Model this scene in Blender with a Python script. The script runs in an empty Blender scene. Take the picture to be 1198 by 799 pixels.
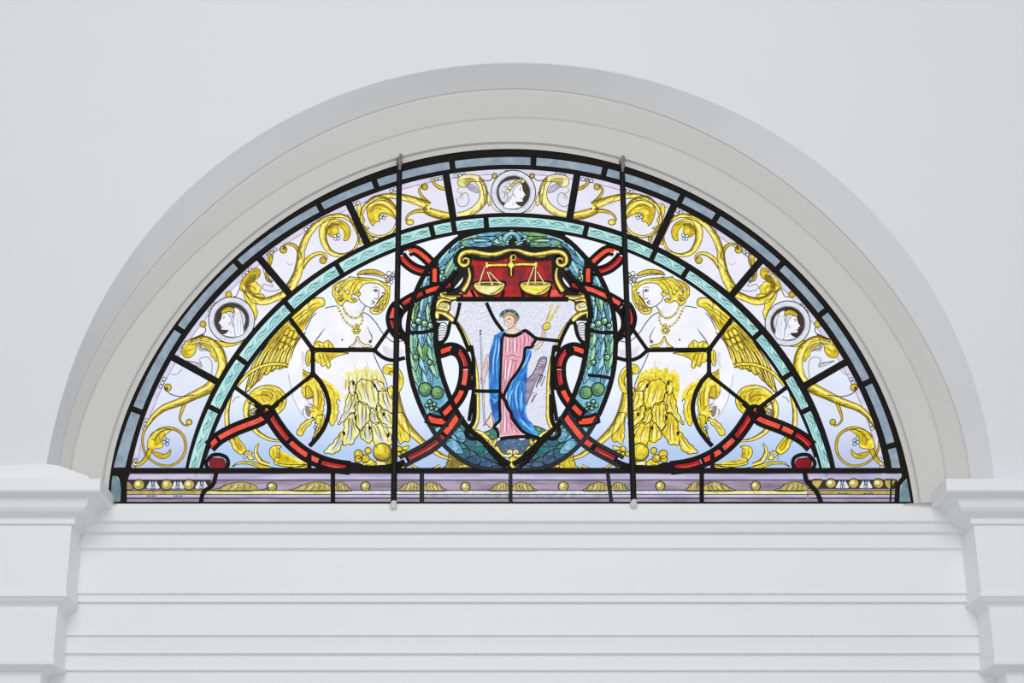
import bpy, math, random
from mathutils import Vector, Matrix, Quaternion
random.seed(7)
S = bpy.context.scene
COL = S.collection
# ------------------------------------------------------------------ camera
FPX, PX, PY = 1951.0, 552.0, 399.5
PITCH = math.atan(FPX / 5109.0)
DW = 4.67
CAM = Vector((0.0, -DW, 1.5))
cd = bpy.data.cameras.new('camera'); cam = bpy.data.objects.new('camera', cd); COL.objects.link(cam)
cam.location = CAM; cam.rotation_euler = (math.pi/2 + PITCH, 0, 0)
cd.sensor_width = 36; cd.lens = FPX/1198*36; cd.shift_x = (599-PX)/1198.0
S.camera = cam
S.view_settings.view_transform = 'Standard'; S.view_settings.look = 'None'
S.view_settings.gamma = 1; S.view_settings.exposure = 0; S.view_settings.use_curve_mapping = False
cP, sP = math.cos(PITCH), math.sin(PITCH)
def W(p, y=0.0):
    """a point of the window elevation -> world point on the vertical plane at depth y"""
    u, v = p[0]-PX, -(p[1]-PY)
    d = Vector((u, FPX*cP - v*sP, FPX*sP + v*cP))
    t = (y + DW)/d.y
    return CAM + d*t
MPP = (W((600,400))-W((601,400))).length     # metres per pixel on the glass
# ------------------------------------------------------------------ materials
def lin(c):
    return tuple(((v/255)/12.92 if v/255 <= .04045 else ((v/255+.055)/1.055)**2.4) for v in c) + (1,)
def newmat(name):
    m = bpy.data.materials.new(name); m.use_nodes = True
    nt = m.node_tree; b = nt.nodes['Principled BSDF']
    return m, nt, b
def paint(name, c, rough=.55, bump=.0, c2=None, scale=30):
    m, nt, b = newmat(name)
    n = nt.nodes.new('ShaderNodeTexNoise'); n.inputs['Scale'].default_value = scale; n.inputs['Detail'].default_value = 4
    tc = nt.nodes.new('ShaderNodeTexCoord'); nt.links.new(tc.outputs['Object'], n.inputs['Vector'])
    r = nt.nodes.new('ShaderNodeMix'); r.data_type = 'RGBA'
    r.inputs[6].default_value = lin(c); r.inputs[7].default_value = lin(c2 or c)
    nt.links.new(n.outputs['Fac'], r.inputs[0]); nt.links.new(r.outputs[2], b.inputs['Base Color'])
    b.inputs['Roughness'].default_value = rough
    if max(c) < 60: b.inputs['Specular IOR Level'].default_value = .2
    if bump:
        bp = nt.nodes.new('ShaderNodeBump'); bp.inputs['Strength'].default_value = bump; bp.inputs['Distance'].default_value = .004
        nt.links.new(n.outputs['Fac'], bp.inputs['Height']); nt.links.new(bp.outputs['Normal'], b.inputs['Normal'])
    return m
def glass(name, c1, c2=None, c3=None, scale=18, stretch=(1,1,1), lo=.35, hi=.65, zgrad=None):
    """backlit antique glass: emission stands in for daylight through streaky coloured glass"""
    m, nt, b = newmat(name)
    c2 = c2 or c1
    tc = nt.nodes.new('ShaderNodeTexCoord'); mp = nt.nodes.new('ShaderNodeMapping'); mp.inputs['Scale'].default_value = stretch
    nt.links.new(tc.outputs['Object'], mp.inputs['Vector'])
    n = nt.nodes.new('ShaderNodeTexNoise'); n.inputs['Scale'].default_value = scale; n.inputs['Detail'].default_value = 5; n.inputs['Roughness'].default_value = .6
    nt.links.new(mp.outputs['Vector'], n.inputs['Vector'])
    cr = nt.nodes.new('ShaderNodeValToRGB'); e = cr.color_ramp.elements
    e[0].position = lo; e[0].color = lin(c1); e[1].position = hi; e[1].color = lin(c2)
    if c3:
        q = e.new((lo+hi)/2); q.color = lin(c3)
    nt.links.new(n.outputs['Fac'], cr.inputs['Fac'])
    out = cr.outputs['Color']
    if zgrad:                                       # [(row, colour), ...] sky light behind, painted into the glass colour, deeper blue lower down
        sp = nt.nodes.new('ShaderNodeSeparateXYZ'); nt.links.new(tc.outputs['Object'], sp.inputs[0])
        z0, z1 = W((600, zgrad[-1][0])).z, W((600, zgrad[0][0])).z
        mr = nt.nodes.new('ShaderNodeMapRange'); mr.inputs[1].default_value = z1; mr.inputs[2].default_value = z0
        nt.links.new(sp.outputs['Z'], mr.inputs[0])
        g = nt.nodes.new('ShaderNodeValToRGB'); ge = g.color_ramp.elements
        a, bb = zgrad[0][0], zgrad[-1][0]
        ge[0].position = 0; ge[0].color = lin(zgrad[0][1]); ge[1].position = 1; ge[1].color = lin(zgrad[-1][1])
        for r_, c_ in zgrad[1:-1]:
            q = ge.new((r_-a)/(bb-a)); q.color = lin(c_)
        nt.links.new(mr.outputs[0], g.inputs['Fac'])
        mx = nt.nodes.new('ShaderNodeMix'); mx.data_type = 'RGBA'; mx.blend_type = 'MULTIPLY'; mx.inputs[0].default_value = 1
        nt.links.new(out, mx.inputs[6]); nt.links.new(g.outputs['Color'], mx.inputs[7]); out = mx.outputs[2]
    b.inputs['Base Color'].default_value = (.0, .0, .0, 1)
    b.inputs['Roughness'].default_value = .35; b.inputs['Specular IOR Level'].default_value = .15
    nt.links.new(out, b.inputs['Emission Color']); b.inputs['Emission Strength'].default_value = 1
    m.cycles.emission_sampling = 'NONE'
    return m
M = {}
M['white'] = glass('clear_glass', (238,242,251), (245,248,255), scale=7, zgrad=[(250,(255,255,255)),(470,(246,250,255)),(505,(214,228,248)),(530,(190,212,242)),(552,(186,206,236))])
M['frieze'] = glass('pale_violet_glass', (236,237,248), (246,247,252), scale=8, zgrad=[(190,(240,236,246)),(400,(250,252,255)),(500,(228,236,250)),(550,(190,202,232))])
M['diaper'] = glass('frosted_damask_glass', (208,210,230), (232,234,246), scale=150, lo=.4, hi=.6)
M['bluegrey'] = glass('blue_grey_glass', (126,144,162), (156,172,186), scale=30)
M['greypane'] = glass('teal_grey_glass', (92,118,128), (128,152,160), scale=22)
M['turq'] = glass('turquoise_glass', (164,220,222), (200,240,240), scale=20)
M['turqline'] = glass('turquoise_trace_paint', (52,112,112), (84,148,148), scale=60)
M['yellow'] = glass('silver_stain_yellow', (216,190,14), (253,246,160), (241,222,46), scale=75, lo=.36, hi=.66)
M['yellow2'] = glass('deep_silver_stain', (180,150,12), (232,210,50), (212,186,26), scale=45)
M['paleyel'] = glass('pale_silver_stain', (222,214,110), (250,248,204), (240,236,160), scale=40)
M['olive'] = glass('olive_stain_shadow', (112,98,10), (158,136,22), scale=60)
M['hilite'] = glass('bright_stain', (252,240,130), (255,248,180), scale=40)
M['green'] = glass('green_glass', (78,140,84), (140,190,120), scale=40)
M['seagreen'] = glass('sea_green_glass', (78,156,140), (150,208,186), scale=45)
M['palegreen'] = glass('pale_green_light', (170,214,150), (204,232,184), scale=60)
M['dgreen'] = glass('deep_green_glass', (50,98,70), (96,144,96), scale=40)
M['teal'] = glass('teal_glass', (40,104,110), (74,144,140), scale=40)
M['blueleaf'] = glass('blue_leaf_glass', (70,140,176), (150,206,220), (106,174,200), scale=45)
M['dblue'] = glass('slate_blue_glass', (44,72,104), (84,116,150), scale=30)
M['mantle'] = glass('mantle_blue_glass', (10,98,190), (70,176,236), (32,136,220), scale=26, stretch=(2.2,1,.8))
M['mantle2'] = glass('deep_mantle_glass', (8,56,140), (20,92,190), scale=50)
M['mantlehi'] = glass('light_mantle_glass', (110,196,244), (150,216,250), scale=50)
M['red'] = glass('ruby_glass', (136,0,12), (192,12,24), scale=30)
M['dred'] = glass('deep_ruby_glass', (104,2,14), (150,8,24), scale=30)
M['lred'] = glass('flashed_red_glass', (222,52,40), (240,104,88), scale=30)
M['scarlet'] = glass('scarlet_glass', (232,54,30), (244,88,56), scale=30)
M['pink'] = glass('rose_glass', (222,148,170), (244,190,204), scale=36, stretch=(2.5,1,.7))
M['pinkline'] = glass('rose_fold_paint', (160,82,104), (188,110,130), scale=60)
M['skin'] = glass('pale_flesh_glass', (236,236,247), (249,249,253), scale=14)
M['flesh'] = glass('warm_flesh_glass', (226,190,166), (246,222,204), scale=40)
M['skinshade'] = glass('flesh_shade_paint', (216,210,226), (230,226,238), scale=30)
M['lavpale'] = glass('pale_lavender_glass', (206,200,226), (226,222,240), scale=30)
M['featherroot'] = glass('feather_root_stain', (150,130,50), (206,190,96), scale=70)
M['hairtint'] = glass('light_brown_glass', (176,132,104), (214,176,146), scale=60)
M['mauve'] = glass('mauve_glass', (124,108,130), (178,164,186), scale=26, stretch=(.3,1,2))
M['lavender'] = glass('lavender_glass', (168,162,200), (204,200,226), scale=20, stretch=(.3,1,2))
M['stone'] = glass('stone_tint_glass', (120,104,96), (170,150,140), scale=40)
M['egg'] = glass('olive_egg_glass', (158,140,62), (208,192,110), scale=60)
M['dkbrown'] = glass('dark_brown_paint', (44,34,26), (70,56,44), scale=60)
M['grey'] = glass('grey_wash_paint', (150,150,166), (190,192,206), scale=60)
M['lgrey'] = glass('light_grey_wash', (206,210,224), (230,234,244), scale=60)
M['line'] = paint('black_trace_paint', (22,20,20), .6)
M['brown'] = glass('brown_trace_paint', (84,60,10), (112,82,16), scale=60)
M['fine'] = glass('fine_grey_trace_paint', (120,118,134), (146,144,160), scale=60)
M['lead'] = paint('blackened_lead', (19,15,13), .75, .2, (27,22,20), 60)
M['leadgrey'] = paint('weathered_lead', (34,34,37), .65, .3, (56,57,62), 60)
M['iron'] = paint('black_iron', (15,13,13), .5, .05, (22,20,20), 40)
M['wire'] = paint('bare_tin_wire', (150,150,146), .35, .2, (96,96,94), 80)
M['putty'] = paint('white_putty', (226,226,226), .8, .5, (206,206,204), 150)
# ------------------------------------------------------------------ curves (in elevation units)
def K(x0, y0, s):
    return lambda *a: [(x0 + a[i]/s, y0 + a[i+1]/s) for i in range(0, len(a), 2)]
A=K(120,400,4); B=K(180,250,4); C3=K(300,170,4); D=K(320,300,5); E_=K(320,430,4.7); F=K(500,160,4)
G=K(450,260,5.327); H=K(450,400,4); I=K(540,340,6.66); J=K(540,430,6.66)
KK=K(700,170,4); L=K(820,250,4); MM=K(880,400,4); N=K(720,300,5); O=K(710,430,4.7); P_=K(600,260,5.327); Q=K(600,400,4)
def pts(*a): return [(a[i], a[i+1]) for i in range(0, len(a), 2)]
AX = 1195.5
def mir(pl): return [(AX-p[0], p[1]) for p in reversed(pl)]
def spline(pl, closed=False, n=6, tension=.5):
    m = len(pl)
    if m < 3: return list(pl)
    out = []
    rng = m if closed else m-1
    for i in range(rng):
        p0 = pl[(i-1) % m] if closed or i > 0 else pl[0]
        p1 = pl[i]; p2 = pl[(i+1) % m]
        p3 = pl[(i+2) % m] if closed or i+2 < m else pl[-1]
        for k in range(n):
            t = k/n; t2 = t*t; t3 = t2*t
            out.append(tuple(.5*((2*p1[j]) + (-p0[j]+p2[j])*t + (2*p0[j]-5*p1[j]+4*p2[j]-p3[j])*t2 + (-p0[j]+3*p1[j]-3*p2[j]+p3[j])*t3) for j in (0,1)))
    if not closed: out.append(pl[-1])
    return out
def offs(pl, i, closed=False):
    m = len(pl)
    a = pl[i-1] if (closed or i > 0) else pl[i]
    b = pl[(i+1) % m] if (closed or i < m-1) else pl[i]
    dx, dy = b[0]-a[0], b[1]-a[1]; l = math.hypot(dx, dy) or 1
    return -dy/l, dx/l
def shift(pl, d, closed=False):
    return [(pl[i][0]+offs(pl,i,closed)[0]*d, pl[i][1]+offs(pl,i,closed)[1]*d) for i in range(len(pl))]
def arc(cx, cy, r, a0, a1, n=24, ry=None):
    ry = ry or r
    return [(cx+r*math.cos(math.radians(a0+(a1-a0)*i/n)), cy+ry*math.sin(math.radians(a0+(a1-a0)*i/n))) for i in range(n+1)]
def ring_pts(cx, cy, r, n=28, ry=None): return arc(cx, cy, r, 0, 360, n, ry)[:-1]
# ------------------------------------------------------------------ mesh builder
STEP = .00022
class Art:
    """one part of the window: flat painted shapes laid in thin coats, and raised lead"""
    def __init__(s, name, parent=None, z=1):
        s.name, s.parent, s.z = name, parent, z
        s.v, s.f, s.mi, s.mats, s.sub = [], [], [], [], 0
        s.mx = None
    def T(s, pl): return pl if s.mx is None else [(s.mx-p[0], p[1]) for p in pl]
    def m(s, key):
        if key not in s.mats: s.mats.append(key)
        return s.mats.index(key)
    def y(s, l): return -STEP*s.z - .00005*l
    def poly(s, pl, mat, l=0, smooth=True, n=5, depth=0):
        pl = s.T(pl)
        if smooth: pl = spline(pl, True, n)
        y = s.y(l); b = len(s.v)
        s.v += [W(p, y) for p in pl]
        k = len(pl)
        ar = sum(pl[i][0]*pl[(i+1)%k][1]-pl[(i+1)%k][0]*pl[i][1] for i in range(k))
        idx = list(range(b, b+k))
        if ar > 0: idx.reverse()
        s.f.append(idx); s.mi.append(s.m(mat))
        if depth:
            b2 = len(s.v); s.v += [v + Vector((0, depth, 0)) for v in s.v[b:b+k]]
            j = [i-b+b2 for i in idx]
            s.f.append(list(reversed(j))); s.mi.append(s.m(mat))
            for i in range(k):
                s.f.append([idx[i], j[i], j[(i+1)%k], idx[(i+1)%k]]); s.mi.append(s.m(mat))
        return s
    def P(s, pl, mat, l=0, **k): return s.poly(pl, mat, l, False, **k)
    def stroke(s, pl, w, mat='line', l=3, smooth=True, w1=None, closed=False, n=5):
        """w at the start, w1 at the end; 'taper' thins both ends"""
        pl = s.T(pl)
        if smooth: pl = spline(pl, closed, n)
        if closed: pl = pl+[pl[0]]
        y = s.y(l); b = len(s.v); k = len(pl)
        for i, p in enumerate(pl):
            t = i/max(1, k-1)
            ww = w if w1 is None else (w*(.25+.75*math.sin(math.pi*min(1,max(0,t)))) if w1 == 'taper' else w+(w1-w)*t)
            if closed: 
                a = pl[i-1] if i else pl[-2]; c = pl[i+1] if i < k-1 else pl[1]
                dx, dy = c[0]-a[0], c[1]-a[1]; q = math.hypot(dx,dy) or 1; nx, ny = -dy/q, dx/q
            else: nx, ny = offs(pl, i)
            s.v.append(W((p[0]+nx*ww/2, p[1]+ny*ww/2), y)); s.v.append(W((p[0]-nx*ww/2, p[1]-ny*ww/2), y))
        mi = s.m(mat)
        for i in range(k-1):
            q = b+2*i; s.f.append([q, q+1, q+3, q+2]); s.mi.append(mi)
        return s
    def S(s, pl, w=1.0, mat='line', l=3, **k): return s.stroke(pl, w, mat, l, **k)
    def shape(s, pl, mat, ol='line', ow=1.0, l=0, ll=3, smooth=True, n=5):
        s.poly(pl, mat, l, smooth, n); s.stroke(pl, ow, ol, ll, smooth, closed=True, n=n); return s
    def dot(s, x, y, r, mat='line', l=3, ry=None): return s.P(ring_pts(x, y, r, 14, ry), mat, l)
    def ball(s, x, y, r, mat='yellow', ol='line', ow=1.0, l=1, ll=3, ry=None):
        s.P(ring_pts(x, y, r, 20, ry), mat, l); s.stroke(ring_pts(x, y, r, 20, ry), ow, ol, ll, False, closed=True); return s
    def came(s, pl, w, mat='lead', smooth=True, closed=False, n=5, back=.003, front=.0088):
        """a raised lead came with a rounded heart"""
        pl = s.T(pl)
        if smooth: pl = spline(pl, closed, n)
        if closed: pl = pl+[pl[0]]
        k = len(pl); b = len(s.v); hw = w/2
        prof = [(-1, back), (-1, -front*.55), (-.62, -front*.9), (0, -front), (.62, -front*.9), (1, -front*.55), (1, back)]
        for i, p in enumerate(pl):
            if closed:
                a = pl[i-1] if i else pl[-2]; c = pl[i+1] if i < k-1 else pl[1]
                dx, dy = c[0]-a[0], c[1]-a[1]; q = math.hypot(dx,dy) or 1; nx, ny = -dy/q, dx/q
            else: nx, ny = offs(pl, i)
            for o, y in prof: s.v.append(W((p[0]+nx*hw*o, p[1]+ny*hw*o), y))
        mi = s.m(mat); c = len(prof)
        for i in range(k-1):
            for j in range(c):
                q = b+i*c; a_, b_ = q+j, q+(j+1)%c
                s.f.append([a_, b_, b_+c, a_+c]); s.mi.append(mi)
        s.f.append([b+j for j in range(c)]); s.mi.append(mi)
        s.f.append([b+(k-1)*c+j for j in reversed(range(c))]); s.mi.append(mi)
        return s
    def lump(s, pl, mat='lead', back=.003, front=.0088, smooth=True):
        pl = s.T(pl)
        if smooth: pl = spline(pl, True, 4)
        b = len(s.v); k = len(pl)
        ar = sum(pl[i][0]*pl[(i+1)%k][1]-pl[(i+1)%k][0]*pl[i][1] for i in range(k))
        if ar > 0: pl = pl[::-1]
        s.v += [W(p, -front) for p in pl]; s.v += [W(p, back) for p in pl]
        mi = s.m(mat); s.f.append(list(range(b, b+k))); s.mi.append(mi)
        s.f.append(list(reversed(range(b+k, b+2*k)))); s.mi.append(mi)
        for i in range(k): s.f.append([b+i, b+k+i, b+k+(i+1)%k, b+(i+1)%k]); s.mi.append(mi)
        return s
    def stem(s, pl, ws, mat='yellow', side=1, shade='olive', hi='hilite', ow=.9, ol='brown', veins=6, l=0, n=6):
        """a painted scroll stem of varying width, with outline, one darker edge and leaf nicks"""
        q = spline(pl, False, n); m = len(q); W_ = []
        for i in range(m):
            t = i/(m-1)*(len(ws)-1); a = int(min(t, len(ws)-2)); W_.append(ws[a]+(ws[a+1]-ws[a])*(t-a))
        lft = [(q[i][0]+offs(q,i)[0]*W_[i]/2, q[i][1]+offs(q,i)[1]*W_[i]/2) for i in range(m)]
        rgt = [(q[i][0]-offs(q,i)[0]*W_[i]/2, q[i][1]-offs(q,i)[1]*W_[i]/2) for i in range(m)]
        s.band(lft, rgt, mat, l)
        mix = lambda f: [(lft[i][0]+(rgt[i][0]-lft[i][0])*f, lft[i][1]+(rgt[i][1]-lft[i][1])*f) for i in range(m)]
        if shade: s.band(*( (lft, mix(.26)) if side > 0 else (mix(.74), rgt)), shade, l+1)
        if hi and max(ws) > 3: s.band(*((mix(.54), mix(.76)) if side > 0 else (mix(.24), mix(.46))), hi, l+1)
        s.stroke(lft, ow, ol, l+3, False); s.stroke(rgt, ow, ol, l+3, False)
        if veins:
            for i in range(veins, m-2, veins):
                if W_[i] < 2.6: continue
                c = mix(.08 if side > 0 else .92); e = mix(.55)
                j = min(m-1, i+3); s.stroke([c[i], mix(.3 if side > 0 else .7)[min(m-1,i+1)], e[j]], .8, ol, l+2, True, w1='taper', n=3)
        return s
    def band(s, a, b_, mat, l=0):
        a, b_ = s.T(a), s.T(b_)
        y = s.y(l); b = len(s.v); mi = s.m(mat)
        for p, q in zip(a, b_): s.v.append(W(p, y)); s.v.append(W(q, y))
        for i in range(len(a)-1):
            k = b+2*i; s.f.append([k, k+1, k+3, k+2]); s.mi.append(mi)
        return s
    def leaf(s, pl, mat='yellow', ol='brown', ow=.9, vein=None, shade=None, l=0, n=4, lobe=0, f=2.6):
        if lobe:
            q = spline(pl, True, 8); q2 = []; acc = 0
            for i, p in enumerate(q):
                a, b = q[i-1], q[(i+1) % len(q)]; acc += math.dist(p, a)
                nx, ny = offs(q, i, True); k_ = abs(math.sin(acc/f))
                cx_ = sum(t[0] for t in pl)/len(pl); cy_ = sum(t[1] for t in pl)/len(pl)
                sg = 1 if nx*(p[0]-cx_)+ny*(p[1]-cy_) > 0 else -1
                q2.append((p[0]+sg*nx*lobe*(k_-.5), p[1]+sg*ny*lobe*(k_-.5)))
            s.poly(q2, mat, l, False); s.stroke(q2, ow, ol, l+3, False, closed=True)
            return s
        s.poly(pl, mat, l, True, n); s.stroke(pl, ow, ol, l+3, True, closed=True, n=n)
        cx = sum(p[0] for p in pl)/len(pl); cy = sum(p[1] for p in pl)/len(pl)
        if shade: s.poly([(cx+(p[0]-cx)*.55+.6, cy+(p[1]-cy)*.55+.6) for p in pl], shade, l+1, True, n)
        if vein: s.stroke(vein, .8, ol, l+2, True, w1='taper', n=4)
        return s
    def veins(s, *segs, w=.8, mat='brown', l=2):
        for g in segs: s.stroke(g, w, mat, l, len(g) > 2, w1='taper', n=4)
        return s
    def build(s, label=None, shade=False):
        me = bpy.data.meshes.new(s.name); me.from_pydata([tuple(v) for v in s.v], [], s.f)
        for k in s.mats: me.materials.append(M[k])
        me.polygons.foreach_set('material_index', s.mi)
        me.update()
        o = bpy.data.objects.new(s.name, me); COL.objects.link(o)
        if s.parent: o.parent = s.parent
        if label: o['label'] = label
        s.o = o
        return o
def mesh(name, v, f, mat, parent=None, kind=None, smooth=False):
    me = bpy.data.meshes.new(name); me.from_pydata([tuple(p) for p in v], [], f); me.materials.append(mat)
    me.update()
    if smooth:
        me.polygons.foreach_set('use_smooth', [True]*len(me.polygons)); me.set_sharp_from_angle(angle=math.radians(14))
    o = bpy.data.objects.new(name, me); COL.objects.link(o)
    if parent: o.parent = parent
    if kind: o['kind'] = kind
    return o
def tube(pl3, r, seg=12):
    v, f = [], []
    for i, p in enumerate(pl3):
        a = pl3[max(0,i-1)]; b = pl3[min(len(pl3)-1,i+1)]; t = (b-a).normalized()
        u = t.cross(Vector((0,1,0))); u = u.normalized() if u.length > 1e-4 else Vector((1,0,0)); w = t.cross(u)
        rr = r[i] if isinstance(r, (list,tuple)) else r
        for k in range(seg):
            an = 2*math.pi*k/seg; v.append(p+u*rr*math.cos(an)+w*rr*math.sin(an))
    for i in range(len(pl3)-1):
        for k in range(seg): f.append([i*seg+k, i*seg+(k+1)%seg, (i+1)*seg+(k+1)%seg, (i+1)*seg+k])
    f.append(list(range(seg))[::-1]); f.append([(len(pl3)-1)*seg+k for k in range(seg)])
    return v, f
GC = (597.5, 650)
import numpy as np
def fitring(tab, deg):
    th = [math.atan2(p[0]-GC[0], GC[1]-p[1]) for p in tab]; r = [math.hypot(p[0]-GC[0], p[1]-GC[1]) for p in tab]
    c = np.polyfit(th, r, deg); return lambda d: float(np.polyval(c, math.radians(d)))
OE = fitring(pts(127,588,131,547,143,500,156,466,178,420,185,410,206,379,240,337,246,330,274,304,320,265,330,259,374,231,410,214,560,176.5,600,175.7,640,177,
   780,213,820,231,860,258,866,260,900,288,920,305,940,324,945,330,970,357,990,383,1006,410,1010,420,1026,445,1040,478,1046,500,1059,540,1068,586), 7)
# ------------------------------------------------------------------ the room around the window
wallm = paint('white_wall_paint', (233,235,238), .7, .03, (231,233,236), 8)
reveal = paint('warm_grey_reveal', (213,212,209), .7, .03, (210,209,207), 8)
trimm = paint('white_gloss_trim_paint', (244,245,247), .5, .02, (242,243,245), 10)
rim_front = pts(55,535, 64,496, 82,421, 96,400, 135,321, 200,240, 280,172, 399,111, 500,82, 612,72, 700,79, 798,106, 898,151, 998,222, 1068,300, 1123,395, 1150,470, 1164,555)
rim_front = pts(55,535, 66,490, 95,402, 135,321, 200,240, 280,172, 399,111, 500,81, 612,72, 710,81, 798,106, 898,151, 998,222, 1068,300, 1121,395, 1150,478, 1164,555)
rim_step  = pts(69,535, 82,490, 117,400, 160,330, 220,270, 300,202, 400,142, 500,113, 600,103, 700,113, 798,144, 898,199, 988,272, 1048,340, 1083,400, 1120,490, 1136,556)
rim_mid   = pts(84,535, 98,490, 140,400, 240,285, 420,175, 600,138, 798,177, 923,255, 998,325, 1048,395, 1090,480, 1105,550)
GC = (597.5, 650)
def ell(k, th):   # rings of the window itself
    return (GC[0]+k*1.004*math.sin(th), GC[1]-k*math.cos(th))
NS = 200
def ringat(tab, c, y, a0=-101, a1=101):
    fit = fitring(tab, 6)
    lo = math.degrees(math.atan2(tab[0][0]-GC[0], GC[1]-tab[0][1])); hi = math.degrees(math.atan2(tab[-1][0]-GC[0], GC[1]-tab[-1][1]))
    out = []
    for i in range(NS+1):
        a = a0+(a1-a0)*i/NS; b = max(lo-1, min(hi+1, a)); r = fit(b)
        out.append(W((GC[0]+r*math.sin(math.radians(a)), GC[1]-r*math.cos(math.radians(a))), y))
    return out
def ringk(k, y, a0=-101, a1=101):
    return [W(ell(k, math.radians(a0+(a1-a0)*i/NS)), y) for i in range(NS+1)]
YF = -.150
rings = [ringat(rim_front, (609,640), YF)]
r1 = ringat(rim_step, (603,640), -.072)
rings.append([a.lerp(b, .06)+Vector((0,-.004,0)) for a, b in zip(rings[0], r1)])
rings.append([a.lerp(b, .93) for a, b in zip(rings[0], r1)])
rings.append(r1)
rm = ringat(rim_mid, (598,640), -.040)
rings.append([a.lerp(b,.03)+Vector((0,.004,0)) for a,b in zip(r1, rm)])
rings.append([a.lerp(b,.12) for a,b in zip(r1, rm)])
rings.append([a.lerp(b,.96) for a,b in zip(r1, rm)])
rings.append([a.lerp(b,1.0)+Vector((0,.003,0)) for a,b in zip(r1, rm)])
def ringo(d, y, a0=-101, a1=101):
    out = []
    for i in range(NS+1):
        a = a0+(a1-a0)*i/NS; b = max(-83, min(83, a)); r = OE(b)+d
        out.append(W((GC[0]+r*math.sin(math.radians(a)), GC[1]-r*math.cos(math.radians(a))), y))
    return out
rg = ringo(9.5, -.026)
rings.append([a.lerp(b,.05) for a,b in zip(rm, rg)])
rings.append(rg)
rings.append(ringo(6.5,-.016)); rings.append(ringo(1,-.012)); rings.append(ringo(-1,.02)); rings.append(ringo(-1,.16))
ZCAP = W((600,560), -.105-.092).z
ZSILL = W((600,589.6), -.018).z
rings = [[Vector((q.x,q.y,max(q.z,(ZCAP if k_ < 1 else ZSILL)-.001))) for q in r] for k_, r in enumerate(rings)]
v = []; f = []
for r in rings: v += r
for j in range(len(rings)-1):
    for i in range(NS):
        a = j*(NS+1)+i; f.append([a, a+NS+1, a+NS+2, a+1])
# band between the first rings takes the wall paint, the splay a slightly darker, warmer grey
k1 = 3*NS
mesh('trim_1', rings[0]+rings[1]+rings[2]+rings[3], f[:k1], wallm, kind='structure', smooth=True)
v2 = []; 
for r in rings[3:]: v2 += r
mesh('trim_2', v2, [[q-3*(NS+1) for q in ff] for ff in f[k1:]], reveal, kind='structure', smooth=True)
# front wall around the arch
o_ = rings[0]; v = list(o_); f = []
cz = o_[0].z; XL, XR, ZT = -3.6, 3.9, 6.2
outer = []
cc = W((597.5,650), YF)
for p in o_:
    d = p-cc; d.y = 0
    t = min([abs((XR if d.x > 0 else XL)-cc.x)/max(abs(d.x),1e-6), (ZT-cc.z)/d.z if d.z > 1e-6 else 1e9])
    outer.append(cc+d*t)
outer[0].z = outer[1].z = outer[-1].z = outer[-2].z = ZCAP-.001
for p_, q_ in zip(o_, outer):
    if p_.z < ZCAP+.0005: q_.z = ZCAP-.001; q_.x = XL if p_.x < cc.x else XR
v += outer; n = NS+1
for i in range(NS): f.append([i, i+1, n+i+1, n+i])
# corners
b = len(v); 
def corner(sx):
    for i in range(NS):
        a, c = outer[i], outer[i+1]
        if abs(a.z-ZT) > 1e-4 and abs(c.z-ZT) <= 1e-4 and sx < 0: return i
        if abs(a.z-ZT) <= 1e-4 and abs(c.z-ZT) > 1e-4 and sx > 0: return i
for sx in (-1, 1):
    i = corner(sx)
    if i is not None:
        v.append(Vector((XL if sx < 0 else XR, YF, ZT))); f.append([n+i, n+i+1, len(v)-1])
# wall thickness behind and down to the floor beside the opening
mesh('wall_front', v, f, wallm, kind='structure')
# entablature that returns into the recess on each side
def zpx(py, px, y): return W((px, py), y).z
YP = -.105
prof = [(560,.092),(573.5,.092),(576,.086),(578,.066),(582,.056),(587,.052),(593,.047),(598,.038),(602,.024),(605,.013),(607,.010),(612.5,.009),(614,0),
        (692,0),(694,.004),(697,.005),(699,0),(703,-.008),(707,-.020),(710,-.025),(771,-.025),(773,-.020),(777,-.021),(779,-.030),(782,-.050),(786,-.065),(840,-.065)]
def side(name, px0, sgn, ref):
    xf = W((px0, 613), YP).x
    v, f = [], []
    far = XL if sgn > 0 else XR
    for py, e in prof:
        z = zpx(py, ref, YP-e)
        xe = xf + sgn*e
        v += [Vector((far, YP-e, z)), Vector((xe, YP-e, z)), Vector((xe, .12, z))]
    e = prof[-1][1]; xe = xf+sgn*e
    v += [Vector((far, YP-e, 0)), Vector((xe, YP-e, 0)), Vector((xe, .12, 0))]
    m = len(prof)+1
    for i in range(m-1):
        a = i*3
        for j in (0, 1):
            q = [a+j, a+j+1, a+j+4, a+j+3]
            f.append(q[::-1] if sgn > 0 else q)
    # top of the cap
    b = len(v); z = v[0].z
    v += [Vector((far, .12, z+.004))]
    f.append([0, 1, 2, b] if sgn > 0 else [b, 2, 1, 0])
    mesh(name, v, f, trimm, kind='structure')
side('trim_3', 84, 1, 60)
side('trim_4', 1139, -1, 1150)
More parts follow.
